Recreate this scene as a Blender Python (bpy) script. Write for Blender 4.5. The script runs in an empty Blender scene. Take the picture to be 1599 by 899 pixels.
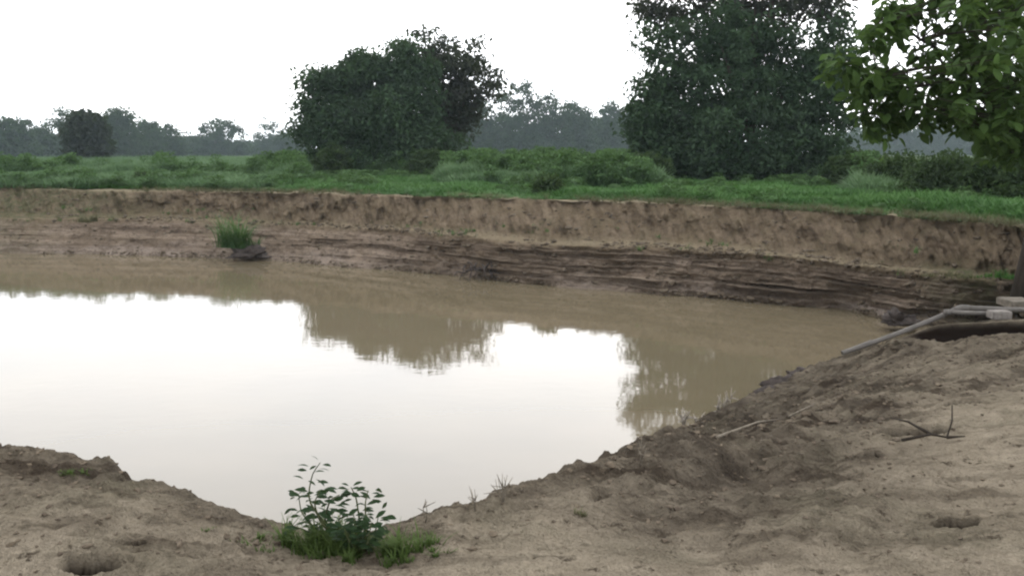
import bpy, math, random
import numpy as np
from mathutils import Vector, Matrix

random.seed(7)
RNG = np.random.default_rng(7)
scene = bpy.context.scene
COL = scene.collection

# ------------------------------------------------------------------ camera
F_PX, CX, CY, HOR = 1255.0, 799.5, 449.5, 238.0
CAM_H = 1.6
PITCH = math.atan((CY - HOR) / F_PX)
cam_d = bpy.data.cameras.new("camera")
cam_d.sensor_width = 36.0
cam_d.lens = 36.0 * F_PX / 1599.0
cam_d.clip_start = 0.05
cam_d.clip_end = 5000.0
cam = bpy.data.objects.new("camera", cam_d)
cam.location = (0, 0, CAM_H)
cam.rotation_euler = (math.pi / 2 - PITCH, 0, 0)
COL.objects.link(cam)
scene.camera = cam

# ------------------------------------------------------------------ world: thin overcast over a Nishita sky
SUN_EL, SUN_AZ = math.radians(38), math.radians(12)
world = bpy.data.worlds.new("World")
scene.world = world
world.use_nodes = True
wt = world.node_tree
wt.nodes.clear()
def wn(t, **kw):
    n = wt.nodes.new(t)
    for k, v in kw.items():
        setattr(n, k, v)
    return n
w_out = wn("ShaderNodeOutputWorld")
w_bg = wn("ShaderNodeBackground")
w_bg.inputs["Strength"].default_value = 0.12
sky = wn("ShaderNodeTexSky", sky_type="NISHITA")
sky.sun_disc = False
sky.sun_elevation = SUN_EL
sky.sun_rotation = SUN_AZ
sky.dust_density = 4.0
tc = wn("ShaderNodeTexCoord")
mp = wn("ShaderNodeMapping")
mp.inputs["Scale"].default_value = (1.6, 1.6, 6.0)
cl = wn("ShaderNodeTexNoise")
cl.inputs["Scale"].default_value = 1.5
cl.inputs["Detail"].default_value = 5.0
cl.inputs["Roughness"].default_value = 0.55
rmp = wn("ShaderNodeValToRGB")
rmp.color_ramp.elements[0].position = 0.33
rmp.color_ramp.elements[0].color = (17.5, 18.3, 19.6, 1)
rmp.color_ramp.elements[1].position = 0.66
rmp.color_ramp.elements[1].color = (21.5, 21.4, 21.6, 1)
mx = wn("ShaderNodeMix", data_type="RGBA")
mx.inputs[0].default_value = 0.88
wt.links.new(tc.outputs["Generated"], mp.inputs["Vector"])
wt.links.new(mp.outputs[0], cl.inputs["Vector"])
wt.links.new(cl.outputs["Fac"], rmp.inputs[0])
wt.links.new(sky.outputs[0], mx.inputs[6])
wt.links.new(rmp.outputs[0], mx.inputs[7])
# the cloud is brighter round the hidden sun
dt = wn("ShaderNodeVectorMath", operation="DOT_PRODUCT")
dt.inputs[1].default_value = (math.sin(SUN_AZ) * math.cos(SUN_EL), math.cos(SUN_AZ) * math.cos(SUN_EL), math.sin(SUN_EL))
mr = wn("ShaderNodeMapRange", interpolation_type="SMOOTHSTEP")
mr.inputs["From Min"].default_value = 0.45
mr.inputs["From Max"].default_value = 1.0
mr.inputs["To Min"].default_value = 0.92
mr.inputs["To Max"].default_value = 1.35
glow = wn("ShaderNodeVectorMath", operation="SCALE")
wt.links.new(tc.outputs["Generated"], dt.inputs[0])
wt.links.new(dt.outputs["Value"], mr.inputs["Value"])
wt.links.new(mx.outputs[2], glow.inputs[0])
wt.links.new(mr.outputs[0], glow.inputs["Scale"])
wt.links.new(glow.outputs[0], w_bg.inputs["Color"])
wt.links.new(w_bg.outputs[0], w_out.inputs["Surface"])

sun_d = bpy.data.lights.new("sun", "SUN")
sun_d.energy = 0.55
sun_d.angle = math.radians(150)
sun_d.color = (1.0, 0.95, 0.88)
sun = bpy.data.objects.new("sun", sun_d)
sdir = Vector((math.sin(SUN_AZ) * math.cos(SUN_EL), math.cos(SUN_AZ) * math.cos(SUN_EL), math.sin(SUN_EL)))
sun.rotation_euler = (-sdir).to_track_quat("-Z", "Y").to_euler()
COL.objects.link(sun)

scene.view_settings.view_transform = "Standard"
scene.view_settings.look = "None"
scene.view_settings.exposure = 0.0
scene.view_settings.gamma = 1.0
scene.view_settings.use_curve_mapping = False
scene.render.engine = "CYCLES"
cy = scene.cycles
cy.use_denoising = True
cy.max_bounces = 6
cy.diffuse_bounces = 3
cy.glossy_bounces = 3
cy.transmission_bounces = 4
cy.volume_bounces = 1
cy.transparent_max_bounces = 6
cy.filter_width = 2.2

# ------------------------------------------------------------------ helpers
FWD = np.array([0, math.cos(PITCH), -math.sin(PITCH)])
UPV = np.array([0, math.sin(PITCH), math.cos(PITCH)])
EYE = np.array([0, 0, CAM_H])

def ray(px, py):
    return FWD + np.array([(px - CX) / F_PX, 0, 0]) + UPV * ((CY - py) / F_PX)

def P(px, py, z=0.0):
    """point of the place at height z on the sight line of a photo pixel"""
    d = ray(px, py)
    return EYE + d * ((z - CAM_H) / d[2])

def D(px, py, dist):
    """point at a given forward distance (world y)"""
    d = ray(px, py)
    return EYE + d * (dist / d[1])

def _hash(ix, iy, iz):
    h = (ix.astype(np.int64) * 374761393 + iy.astype(np.int64) * 668265263 + iz.astype(np.int64) * 2147483647 + 1013904223) & 0xFFFFFFFF
    h = ((h ^ (h >> 13)) * 1274126177) & 0xFFFFFFFF
    h = ((h ^ (h >> 16)) * 2246822519) & 0xFFFFFFFF
    return ((h ^ (h >> 15)) & 0xFFFFFF) / float(0xFFFFFF)

def vnoise(x, y, z=0.0):
    """smooth value noise, -1..1"""
    x = np.asarray(x, float); y = np.asarray(y, float)
    z = np.zeros_like(x) + z
    x, y, z = np.broadcast_arrays(x, y, z)
    x0, y0, z0 = np.floor(x), np.floor(y), np.floor(z)
    fx, fy, fz = x - x0, y - y0, z - z0
    fx = fx * fx * fx * (fx * (fx * 6 - 15) + 10)
    fy = fy * fy * fy * (fy * (fy * 6 - 15) + 10)
    fz = fz * fz * (3 - 2 * fz)
    r = 0
    for a in (0, 1):
        for b in (0, 1):
            for c in (0, 1):
                w = (fx if a else 1 - fx) * (fy if b else 1 - fy) * (fz if c else 1 - fz)
                r = r + w * _hash(x0 + a, y0 + b, z0 + c)
    return r * 2 - 1

def fbm(x, y, z=0.0, octv=4, gain=0.5):
    r, a, s = 0, 1.0, 1.0
    for k in range(octv):
        r = r + a * vnoise(x * s + 17.3 * k, y * s - 9.1 * k, np.asarray(z) * s + 3.7 * k)
        a *= gain; s *= 2.03
    return r

def sstep(a, b, x):
    t = np.clip((np.asarray(x, float) - a) / (b - a), 0, 1)
    return t * t * (3 - 2 * t)

def tag(o, label=None, cat=None, group=None, kind=None):
    if label: o["label"] = label
    if cat: o["category"] = cat
    if group: o["group"] = group
    if kind: o["kind"] = kind
    return o

def empty(name, loc, label, cat, group=None):
    o = bpy.data.objects.new(name, None)
    o.empty_display_size = 0.2
    o.location = loc
    COL.objects.link(o)
    return tag(o, label, cat, group)

def mesh_obj(name, verts, faces, mat, parent=None, attrs=None, smooth=True, loc=None):
    """verts (n,3); faces: (m,k) array or a list of such arrays"""
    verts = np.asarray(verts, np.float32)
    fl = faces if isinstance(faces, list) else [faces]
    fl = [np.asarray(f, np.int32) for f in fl if len(f)]
    me = bpy.data.meshes.new(name)
    me.vertices.add(len(verts))
    me.vertices.foreach_set("co", verts.ravel())
    li = np.concatenate([f.ravel() for f in fl])
    tot = np.concatenate([np.full(len(f), f.shape[1], np.int32) for f in fl])
    st = np.concatenate([[0], np.cumsum(tot)[:-1]]).astype(np.int32)
    me.loops.add(len(li))
    me.loops.foreach_set("vertex_index", li)
    me.polygons.add(len(tot))
    me.polygons.foreach_set("loop_start", st)
    me.polygons.foreach_set("loop_total", tot)
    me.polygons.foreach_set("use_smooth", np.full(len(tot), smooth))
    me.update(calc_edges=True)
    if attrs:
        for k, v in attrs.items():
            v = np.asarray(v, np.float32)
            if v.ndim == 1:
                a = me.attributes.new(k, "FLOAT", "POINT"); a.data.foreach_set("value", v)
            else:
                a = me.attributes.new(k, "FLOAT_VECTOR", "POINT"); a.data.foreach_set("vector", v.ravel())
    me.materials.append(mat)
    o = bpy.data.objects.new(name, me)
    COL.objects.link(o)
    if parent is not None: o.parent = parent
    if loc is not None: o.location = loc
    return o

def grid_faces(nr, nc, wrap=False):
    i = np.arange(nr - 1)[:, None] * nc
    j = np.arange(nc if wrap else nc - 1)[None, :]
    j2 = (j + 1) % nc
    return np.stack([i + j, i + j2, i + nc + j2, i + nc + j], -1).reshape(-1, 4)

class Tubes:
    """collects tapered bent tubes into one mesh"""
    def __init__(s, seg=7):
        s.v, s.f, s.n, s.seg = [], [], 0, seg
    def add(s, pts, radii, cap=True):
        pts = np.asarray(pts, float); radii = np.asarray(radii, float)
        n = len(pts)
        tan = np.gradient(pts, axis=0)
        tan /= np.linalg.norm(tan, axis=1)[:, None] + 1e-9
        ref = np.array([0.31, 0.2, 0.93]) if abs(tan[:, 2]).mean() < 0.8 else np.array([1.0, 0.1, 0])
        a = np.cross(tan, ref); a /= np.linalg.norm(a, axis=1)[:, None] + 1e-9
        b = np.cross(tan, a)
        ang = np.linspace(0, 2 * math.pi, s.seg, endpoint=False)
        ring = pts[:, None] + radii[:, None, None] * (np.cos(ang)[None, :, None] * a[:, None] + np.sin(ang)[None, :, None] * b[:, None])
        s.v.append(ring.reshape(-1, 3))
        s.f.append(grid_faces(n, s.seg, True) + s.n)
        if cap:
            s.v.append(pts[[0, -1]])
            c0, c1 = s.n + n * s.seg, s.n + n * s.seg + 1
            e0 = s.n; e1 = s.n + (n - 1) * s.seg
            q = np.arange(s.seg); q2 = (q + 1) % s.seg
            # cap triangles stored as degenerate-free quads is not possible: keep as tris
            s.f.append(np.stack([np.full(s.seg, c0), e0 + q2, e0 + q], 1))
            s.f.append(np.stack([np.full(s.seg, c1), e1 + q, e1 + q2], 1))
            s.n += 2
        s.n += n * s.seg
        return s
    def build(s, name, mat, parent=None, smooth=True):
        return mesh_obj(name, np.concatenate(s.v), s.f, mat, parent, smooth=smooth)

# ------------------------------------------------------------------ materials
class NT:
    def __init__(s, name):
        s.m = bpy.data.materials.new(name); s.m.use_nodes = True
        s.t = s.m.node_tree; s.t.nodes.clear()
        s.out = s.t.nodes.new("ShaderNodeOutputMaterial")
    def n(s, typ, ins=None, **kw):
        nd = s.t.nodes.new(typ)
        for k, v in kw.items(): setattr(nd, k, v)
        for k, v in (ins or {}).items():
            if hasattr(v, "is_output"): s.t.links.new(v, nd.inputs[k])
            else: nd.inputs[k].default_value = v
        return nd
    def noise(s, vec, scale, detail=4, rough=0.55, dist=0.0):
        return s.n("ShaderNodeTexNoise", {"Vector": vec, "Scale": scale, "Detail": detail, "Roughness": rough, "Distortion": dist}).outputs["Fac"]
    def ramp(s, fac, stops):
        nd = s.n("ShaderNodeValToRGB", {0: fac})
        e = nd.color_ramp.elements
        while len(e) < len(stops): e.new(0.5)
        for k, (p, c) in enumerate(stops):
            e[k].position = p
            e[k].color = (c, c, c, 1) if isinstance(c, (int, float)) else (*c, 1)
        return nd.outputs[0]
    def mix(s, fac, a, b, mode="MIX"):
        nd = s.n("ShaderNodeMix", data_type="RGBA", blend_type=mode)
        for sock, v in ((nd.inputs[0], fac), (nd.inputs[6], a), (nd.inputs[7], b)):
            if hasattr(v, "is_output"): s.t.links.new(v, sock)
            elif isinstance(v, (int, float)): sock.default_value = v
            else: sock.default_value = (*v, 1)
        return nd.outputs[2]
    def math(s, op, a, b=0.0, clamp=False):
        nd = s.n("ShaderNodeMath", {0: a, 1: b}, operation=op, use_clamp=clamp)
        return nd.outputs[0]
    def attr(s, name, out="Fac"):
        return s.n("ShaderNodeAttribute", attribute_name=name).outputs[out]
    def pos(s):
        return s.n("ShaderNodeNewGeometry").outputs["Position"]
    def scaled(s, vec, sc):
        return s.n("ShaderNodeMapping", {"Vector": vec, "Scale": sc}).outputs[0]
    def bump(s, h, strength, dist, normal=None):
        d = {"Height": h, "Strength": strength, "Distance": dist}
        if normal is not None: d["Normal"] = normal
        return s.n("ShaderNodeBump", d).outputs[0]
    def done(s, shader):
        s.t.links.new(shader, s.out.inputs["Surface"]); return s.m

def mat_ground():
    k = NT("bare_soil")
    p = k.pos()
    big = k.noise(p, 0.55, 4, 0.6)
    mid = k.noise(p, 3.2, 6, 0.65, 0.4)
    fine = k.noise(p, 26, 5, 0.7)
    grit = k.noise(p, 110, 3, 0.7)
    c = k.mix(k.ramp(big, [(0.32, 0.0), (0.66, 1.0)]), (0.215, 0.178, 0.137), (0.330, 0.278, 0.214))
    c = k.mix(k.ramp(mid, [(0.38, 0.0), (0.62, 1.0)]), c, (0.345, 0.292, 0.228))
    wet = k.attr("wet")
    rough_z = k.attr("rough")
    c2 = k.mix(k.ramp(mid, [(0.3, 0.0), (0.68, 1.0)]), (0.055, 0.044, 0.035), (0.165, 0.136, 0.106))
    c = k.mix(k.math("MULTIPLY", rough_z, k.ramp(k.noise(p, 1.7, 5, 0.65), [(0.3, 0.25), (0.6, 1.0)]), True), c, c2)
    # greenish grey silt film in patches
    c = k.mix(k.math("MULTIPLY", k.ramp(k.noise(p, 0.9, 5, 0.7, 0.6), [(0.5, 0.0), (0.68, 1.0)]), 0.45), c, (0.125, 0.115, 0.080))
    # dark drag streaks along the edge and crumbs
    stv = k.n("ShaderNodeMapping", {"Vector": p, "Rotation": (0, 0, math.radians(-37)), "Scale": (0.8, 5.5, 1)}).outputs[0]
    strk = k.noise(stv, 1.3, 6, 0.65, 0.3)
    c = k.mix(k.math("MULTIPLY", k.ramp(strk, [(0.38, 1.0), (0.50, 0.0)]), k.math("ADD", k.math("MULTIPLY", rough_z, 0.65), 0.25)), c, (0.050, 0.038, 0.029))
    crumb = k.noise(p, 11, 5, 0.75)
    c = k.mix(k.ramp(crumb, [(0.34, 0.85), (0.42, 0.0)]), c, (0.050, 0.038, 0.029))
    c = k.mix(k.attr("pale"), c, (0.215, 0.180, 0.140))
    c = k.mix(k.ramp(fine, [(0.25, 0.45), (0.46, 0.0)]), c, (0.075, 0.062, 0.050))
    c = k.mix(k.ramp(fine, [(0.55, 0.0), (0.8, 0.5)]), c, (0.29, 0.235, 0.17))
    c = k.mix(k.ramp(grit, [(0.3, 0.28), (0.5, 0.0)]), c, (0.05, 0.042, 0.035))
    c = k.mix(1.0, c, (0.96, 0.965, 0.925), "MULTIPLY")
    c = k.mix(k.math("MULTIPLY", wet, k.ramp(mid, [(0.30, 1.0), (0.70, 0.6)])), c, (0.036, 0.029, 0.024))
    c = k.mix(k.attr("pit"), c, (0.014, 0.010, 0.008))  # damp soil and the shade inside holes and trench, painted together as near-black
    flat = k.math("SUBTRACT", 1.0, k.attr("pit"), True)          # fine relief belongs to the trodden top, not to the cut sides of the holes
    b = k.bump(grit, k.math("MULTIPLY", flat, 0.5), 0.010)
    b = k.bump(fine, k.math("MULTIPLY", flat, 0.9), 0.045, b)
    b = k.bump(crumb, k.math("MULTIPLY", flat, 0.8), 0.06, b)
    b = k.bump(mid, k.math("MULTIPLY", flat, 0.7), 0.14, b)
    s = k.n("ShaderNodeBsdfDiffuse", {"Color": c, "Roughness": 0.6, "Normal": b})
    return k.done(s.outputs[0])

def mat_bank():
    k = NT("cut_bank_soil")
    st = k.attr("strata", "Vector")            # (metres along the bank, height, 0)
    p = k.pos()
    lay = k.noise(k.scaled(st, (0.10, 7.0, 1)), 1.0, 6, 0.62)
    lay2 = k.noise(k.scaled(st, (0.22, 15.0, 1)), 1.0, 5, 0.6)
    rill = k.noise(k.scaled(st, (3.0, 1.8, 1)), 1.0, 8, 0.75, 0.6)
    blot = k.noise(p, 0.9, 5, 0.6)
    fine = k.noise(p, 6, 6, 0.72)
    up = k.mix(k.ramp(rill, [(0.36, 0.0), (0.62, 1.0)]), (0.062, 0.047, 0.034), (0.190, 0.148, 0.104))
    up = k.mix(k.ramp(blot, [(0.38, 0.0), (0.66, 0.75)]), up, (0.128, 0.100, 0.064))
    up = k.mix(k.ramp(k.noise(p, 2.1, 4, 0.6), [(0.5, 0.0), (0.75, 0.6)]), up, (0.128, 0.108, 0.070))
    low = k.mix(k.ramp(lay, [(0.36, 0.0), (0.60, 1.0)]), (0.100, 0.077, 0.060), (0.225, 0.182, 0.146))
    low = k.mix(k.ramp(lay2, [(0.38, 0.6), (0.50, 0.0)]), low, (0.040, 0.030, 0.024))
    clump = k.noise(k.scaled(st, (1.6, 3.6, 1)), 1.0, 7, 0.72, 0.4)
    low = k.mix(k.ramp(clump, [(0.36, 0.7), (0.50, 0.0)]), low, (0.055, 0.042, 0.034))
    low = k.mix(k.ramp(clump, [(0.54, 0.0), (0.72, 0.7)]), low, (0.240, 0.198, 0.158))
    low = k.mix(k.ramp(blot, [(0.4, 0.0), (0.75, 0.5)]), low, (0.160, 0.122, 0.086))
    low = k.mix(1.0, low, (1.14, 1.13, 1.10), "MULTIPLY")
    c = k.mix(k.attr("lower"), up, low)
    c = k.mix(k.math("MULTIPLY", k.attr("tread"), 0.85), c, (0.215, 0.175, 0.120))
    c = k.mix(k.math("MULTIPLY", k.attr("pale"), k.ramp(clump, [(0.38, 0.15), (0.55, 1.0)])), c, (0.265, 0.225, 0.195))
    c = k.mix(k.math("MULTIPLY", k.attr("moss"), k.ramp(k.noise(p, 2.6, 5, 0.7), [(0.35, 0.0), (0.62, 0.9)])), c, (0.070, 0.078, 0.040))
    c = k.mix(k.ramp(fine, [(0.3, 0.75), (0.46, 0.0)]), c, (0.045, 0.034, 0.026))
    sharp = k.noise(p, 17, 6, 0.78)
    c = k.mix(k.ramp(sharp, [(0.34, 0.7), (0.44, 0.0)]), c, (0.050, 0.038, 0.029))
    c = k.mix(k.ramp(sharp, [(0.58, 0.0), (0.72, 0.5)]), c, (0.26, 0.21, 0.15))
    c = k.mix(k.ramp(fine, [(0.56, 0.0), (0.8, 0.45)]), c, (0.20, 0.165, 0.135))
    c = k.mix(1.0, c, (1.36, 1.35, 1.34), "MULTIPLY")
    c = k.mix(k.attr("wet"), c, (0.050, 0.040, 0.033))
    b = k.bump(fine, 1.0, 0.16)
    b = k.bump(sharp, 0.9, 0.08, b)
    b = k.bump(k.noise(p, 38, 3, 0.7), 0.5, 0.03, b)
    s = k.n("ShaderNodeBsdfDiffuse", {"Color": c, "Roughness": 0.6, "Normal": b})
    return k.done(s.outputs[0])

def mat_field():
    k = NT("field_soil_and_turf")
    p = k.pos()
    a = k.noise(p, 0.25, 5, 0.6); b = k.noise(p, 2.5, 5, 0.65)
    c = k.mix(k.ramp(a, [(0.35, 0), (0.65, 1)]), (0.030, 0.050, 0.018), (0.052, 0.075, 0.026))
    c = k.mix(k.ramp(b, [(0.5, 0), (0.75, 0.6)]), c, (0.085, 0.075, 0.045))
    c = k.mix(k.attr("bare"), c, k.mix(k.ramp(b, [(0.35, 0), (0.65, 1)]), (0.13, 0.105, 0.07), (0.19, 0.155, 0.105)))
    s = k.n("ShaderNodeBsdfPrincipled", {"Base Color": c, "Roughness": 0.95, "Normal": k.bump(b, 0.6, 0.08), "Specular IOR Level": 0.03})
    return k.done(s.outputs[0])

def mat_water():
    k = NT("muddy_pond_water")
    p = k.pos()
    n1 = k.noise(k.scaled(p, (0.25, 0.6, 1)), 1.0, 3, 0.5)
    silt = k.noise(k.scaled(p, (0.10, 0.28, 1)), 1.0, 4, 0.6)
    c = k.mix(k.ramp(silt, [(0.3, 0), (0.7, 1)]), (0.108, 0.090, 0.056), (0.140, 0.113, 0.074))
    r = k.noise(k.scaled(p, (3.0, 5.0, 1)), 1.0, 3, 0.55)
    b = k.bump(r, 0.05, 0.018)
    b = k.bump(n1, 0.05, 0.05, b)
    s = k.n("ShaderNodeBsdfPrincipled", {"Base Color": c, "Roughness": 0.035, "Normal": b, "IOR": 1.60})
    return k.done(s.outputs[0])

def mat_leaf(name, c0, c1, c2=None, trans=0.25, gloss=0.0, rough=0.6):
    """leaf colours vary by leaf ('var') and by patch in the crown"""
    k = NT(name)
    v = k.attr("var")
    p = k.pos()
    c = k.mix(v, c0, c1)
    if c2: c = k.mix(k.ramp(k.noise(p, 0.5, 4, 0.6), [(0.45, 0.0), (0.7, 0.8)]), c, c2)
    d = k.n("ShaderNodeBsdfPrincipled", {"Base Color": c, "Roughness": rough, "Specular IOR Level": 0.05 + gloss})
    t = k.n("ShaderNodeBsdfTranslucent", {"Color": k.mix(0.5, c, (0.085, 0.14, 0.028))})
    m = k.n("ShaderNodeMixShader", {0: trans, 1: d.outputs[0], 2: t.outputs[0]})
    return k.done(m.outputs[0])

def mat_grass(name, c0, c1, c2, trans=0.3):
    k = NT(name)
    v = k.attr("var")
    p = k.pos()
    c = k.mix(k.ramp(k.noise(k.scaled(p, (1, 0.6, 1)), 0.38, 5, 0.65), [(0.36, 0), (0.64, 1)]), c0, c1)
    c = k.mix(k.math("MULTIPLY", v, 0.55), c, c2)
    d = k.n("ShaderNodeBsdfPrincipled", {"Base Color": c, "Roughness": 0.6, "Specular IOR Level": 0.08})
    t = k.n("ShaderNodeBsdfTranslucent", {"Color": c})
    m = k.n("ShaderNodeMixShader", {0: trans, 1: d.outputs[0], 2: t.outputs[0]})
    return k.done(m.outputs[0])

def mat_plain(name, c0, c1, scale=8.0, rough=0.8, bump=0.3, dist=0.02, stretch=(1, 1, 1), spec=0.06):
    k = NT(name)
    p = k.n("ShaderNodeTexCoord").outputs["Object"]
    n = k.noise(k.scaled(p, stretch), scale, 6, 0.65)
    c = k.mix(k.ramp(n, [(0.33, 0), (0.67, 1)]), c0, c1)
    s = k.n("ShaderNodeBsdfPrincipled", {"Base Color": c, "Roughness": rough, "Normal": k.bump(n, bump, dist), "Specular IOR Level": spec})
    return k.done(s.outputs[0])

M = {}
M["ground"] = mat_ground()
M["bank"] = mat_bank()
M["field"] = mat_field()
M["water"] = mat_water()
M["bark"] = mat_plain("tree_bark", (0.035, 0.028, 0.022), (0.085, 0.070, 0.055), 6.0, 0.9, 0.6, 0.04, (1, 1, 0.25))
M["dark_bark"] = mat_plain("dark_bark", (0.022, 0.018, 0.014), (0.050, 0.042, 0.034), 6.0, 0.9, 0.6, 0.04, (1, 1, 0.25))
M["twig"] = mat_plain("dry_twig", (0.10, 0.085, 0.065), (0.22, 0.19, 0.15), 20, 0.85)
M["stem"] = mat_plain("green_stem", (0.04, 0.05, 0.025), (0.09, 0.10, 0.045), 30, 0.7)
M["dry_weed"] = mat_plain("dry_weed", (0.20, 0.175, 0.15), (0.32, 0.29, 0.25), 30, 0.8)
M["clod"] = mat_plain("soil_clod", (0.050, 0.039, 0.030), (0.140, 0.112, 0.080), 9, 0.95, 0.7, 0.03)
M["dark_clod"] = mat_plain("wet_clod", (0.035, 0.029, 0.027), (0.075, 0.063, 0.055), 9, 0.9, 0.7, 0.03)
M["pipe"] = mat_plain("weathered_plastic_pipe", (0.10, 0.092, 0.082), (0.175, 0.16, 0.145), 5, 0.6, 0.15, 0.004, (1, 6, 6))
M["white_block"] = mat_plain("white_block", (0.14, 0.125, 0.11), (0.27, 0.245, 0.22), 12, 0.75, 0.25, 0.006)
M["slab"] = mat_plain("pale_concrete", (0.09, 0.078, 0.062), (0.17, 0.148, 0.12), 14, 0.85, 0.4, 0.008)
M["straw"] = mat_plain("dry_straw", (0.12, 0.11, 0.06), (0.22, 0.20, 0.12), 9, 0.9, 0.6, 0.05)
M["leaf_dense"] = mat_leaf("dense_tree_leaf", (0.014, 0.030, 0.016), (0.060, 0.102, 0.052), (0.036, 0.056, 0.036))
M["leaf_grey"] = mat_leaf("loose_tree_leaf", (0.024, 0.028, 0.021), (0.058, 0.062, 0.048), (0.042, 0.042, 0.038))
M["leaf_far"] = mat_leaf("far_tree_leaf", (0.024, 0.046, 0.024), (0.050, 0.082, 0.040), (0.036, 0.050, 0.036))
M["leaf_far_dark"] = mat_leaf("far_dark_leaf", (0.014, 0.020, 0.015), (0.028, 0.034, 0.024), None)
M["leaf_near"] = mat_leaf("broad_near_leaf", (0.015, 0.030, 0.012), (0.070, 0.124, 0.032), (0.046, 0.080, 0.024), 0.40)
M["leaf_bush"] = mat_leaf("bush_leaf", (0.024, 0.044, 0.018), (0.052, 0.082, 0.030), (0.040, 0.060, 0.030))
M["leaf_weed"] = mat_leaf("weed_leaf", (0.032, 0.072, 0.026), (0.095, 0.168, 0.062), (0.064, 0.118, 0.044), 0.3)
M["leaf_sapling"] = mat_leaf("sapling_leaf", (0.012, 0.024, 0.011), (0.030, 0.054, 0.022), None, 0.2)
M["grass_field"] = mat_grass("field_grass", (0.044, 0.104, 0.036), (0.088, 0.160, 0.064), (0.160, 0.225, 0.120))
M["grass_bright"] = mat_grass("bright_grass", (0.034, 0.094, 0.022), (0.060, 0.138, 0.030), (0.080, 0.160, 0.046))
M["grass_tuft"] = mat_grass("tuft_grass", (0.042, 0.080, 0.018), (0.070, 0.105, 0.026), (0.10, 0.13, 0.045))
M["grass_dry"] = mat_grass("dry_grass", (0.075, 0.078, 0.040), (0.10, 0.095, 0.050), (0.14, 0.13, 0.075))

# ------------------------------------------------------------------ the pond: outlines in plan
WATER_Z = -2.2
def curve(pts, z):
    """photo columns -> plan points of an outline at height z; returns interpolators over the column"""
    px = np.array([p[0] for p in pts], float)
    zz = np.array([p[2] if len(p) > 2 else z for p in pts], float)
    w = np.array([P(p[0], p[1], q) for p, q in zip(pts, zz)])
    return px, w
CREST = curve([(-1500, 270), (-800, 280), (-300, 289), (0, 294), (90, 296), (300, 299), (600, 305), (800, 311), (950, 315), (1100, 321), (1300, 331), (1450, 342), (1530, 349), (1600, 356), (1720, 368), (1900, 392), (2200, 440)], 0.0)
LIP = curve([(-1500, 308), (-800, 318), (-300, 330), (0, 339), (160, 343), (300, 343), (400, 346), (600, 357), (690, 367), (900, 381), (1000, 385), (1100, 394), (1300, 409), (1450, 421), (1530, 430), (1600, 440), (1720, 455), (1900, 480), (2200, 540)], -1.05)
TOE = curve([(-1500, 362), (-800, 372), (-300, 386), (0, 395), (200, 399), (330, 404), (500, 414), (700, 431), (900, 449), (1100, 464), (1250, 477), (1330, 487), (1385, 503), (1450, 510), (1530, 512), (1600, 514), (1720, 520), (1900, 540), (2200, 600)], WATER_Z)

def on(curv, px):
    """plan position along an outline, smoothly interpolated"""
    x, w = curv
    # cubic (Catmull-Rom style) via piecewise Hermite with finite difference slopes
    m = np.gradient(w, x, axis=0)
    i = np.clip(np.searchsorted(x, px) - 1, 0, len(x) - 2)
    h = x[i + 1] - x[i]
    t = ((px - x[i]) / h)[:, None]; h = h[:, None]
    return ((2 * t**3 - 3 * t**2 + 1) * w[i] + (t**3 - 2 * t**2 + t) * h * m[i] + (-2 * t**3 + 3 * t**2) * w[i + 1] + (t**3 - t**2) * h * m[i + 1])

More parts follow.
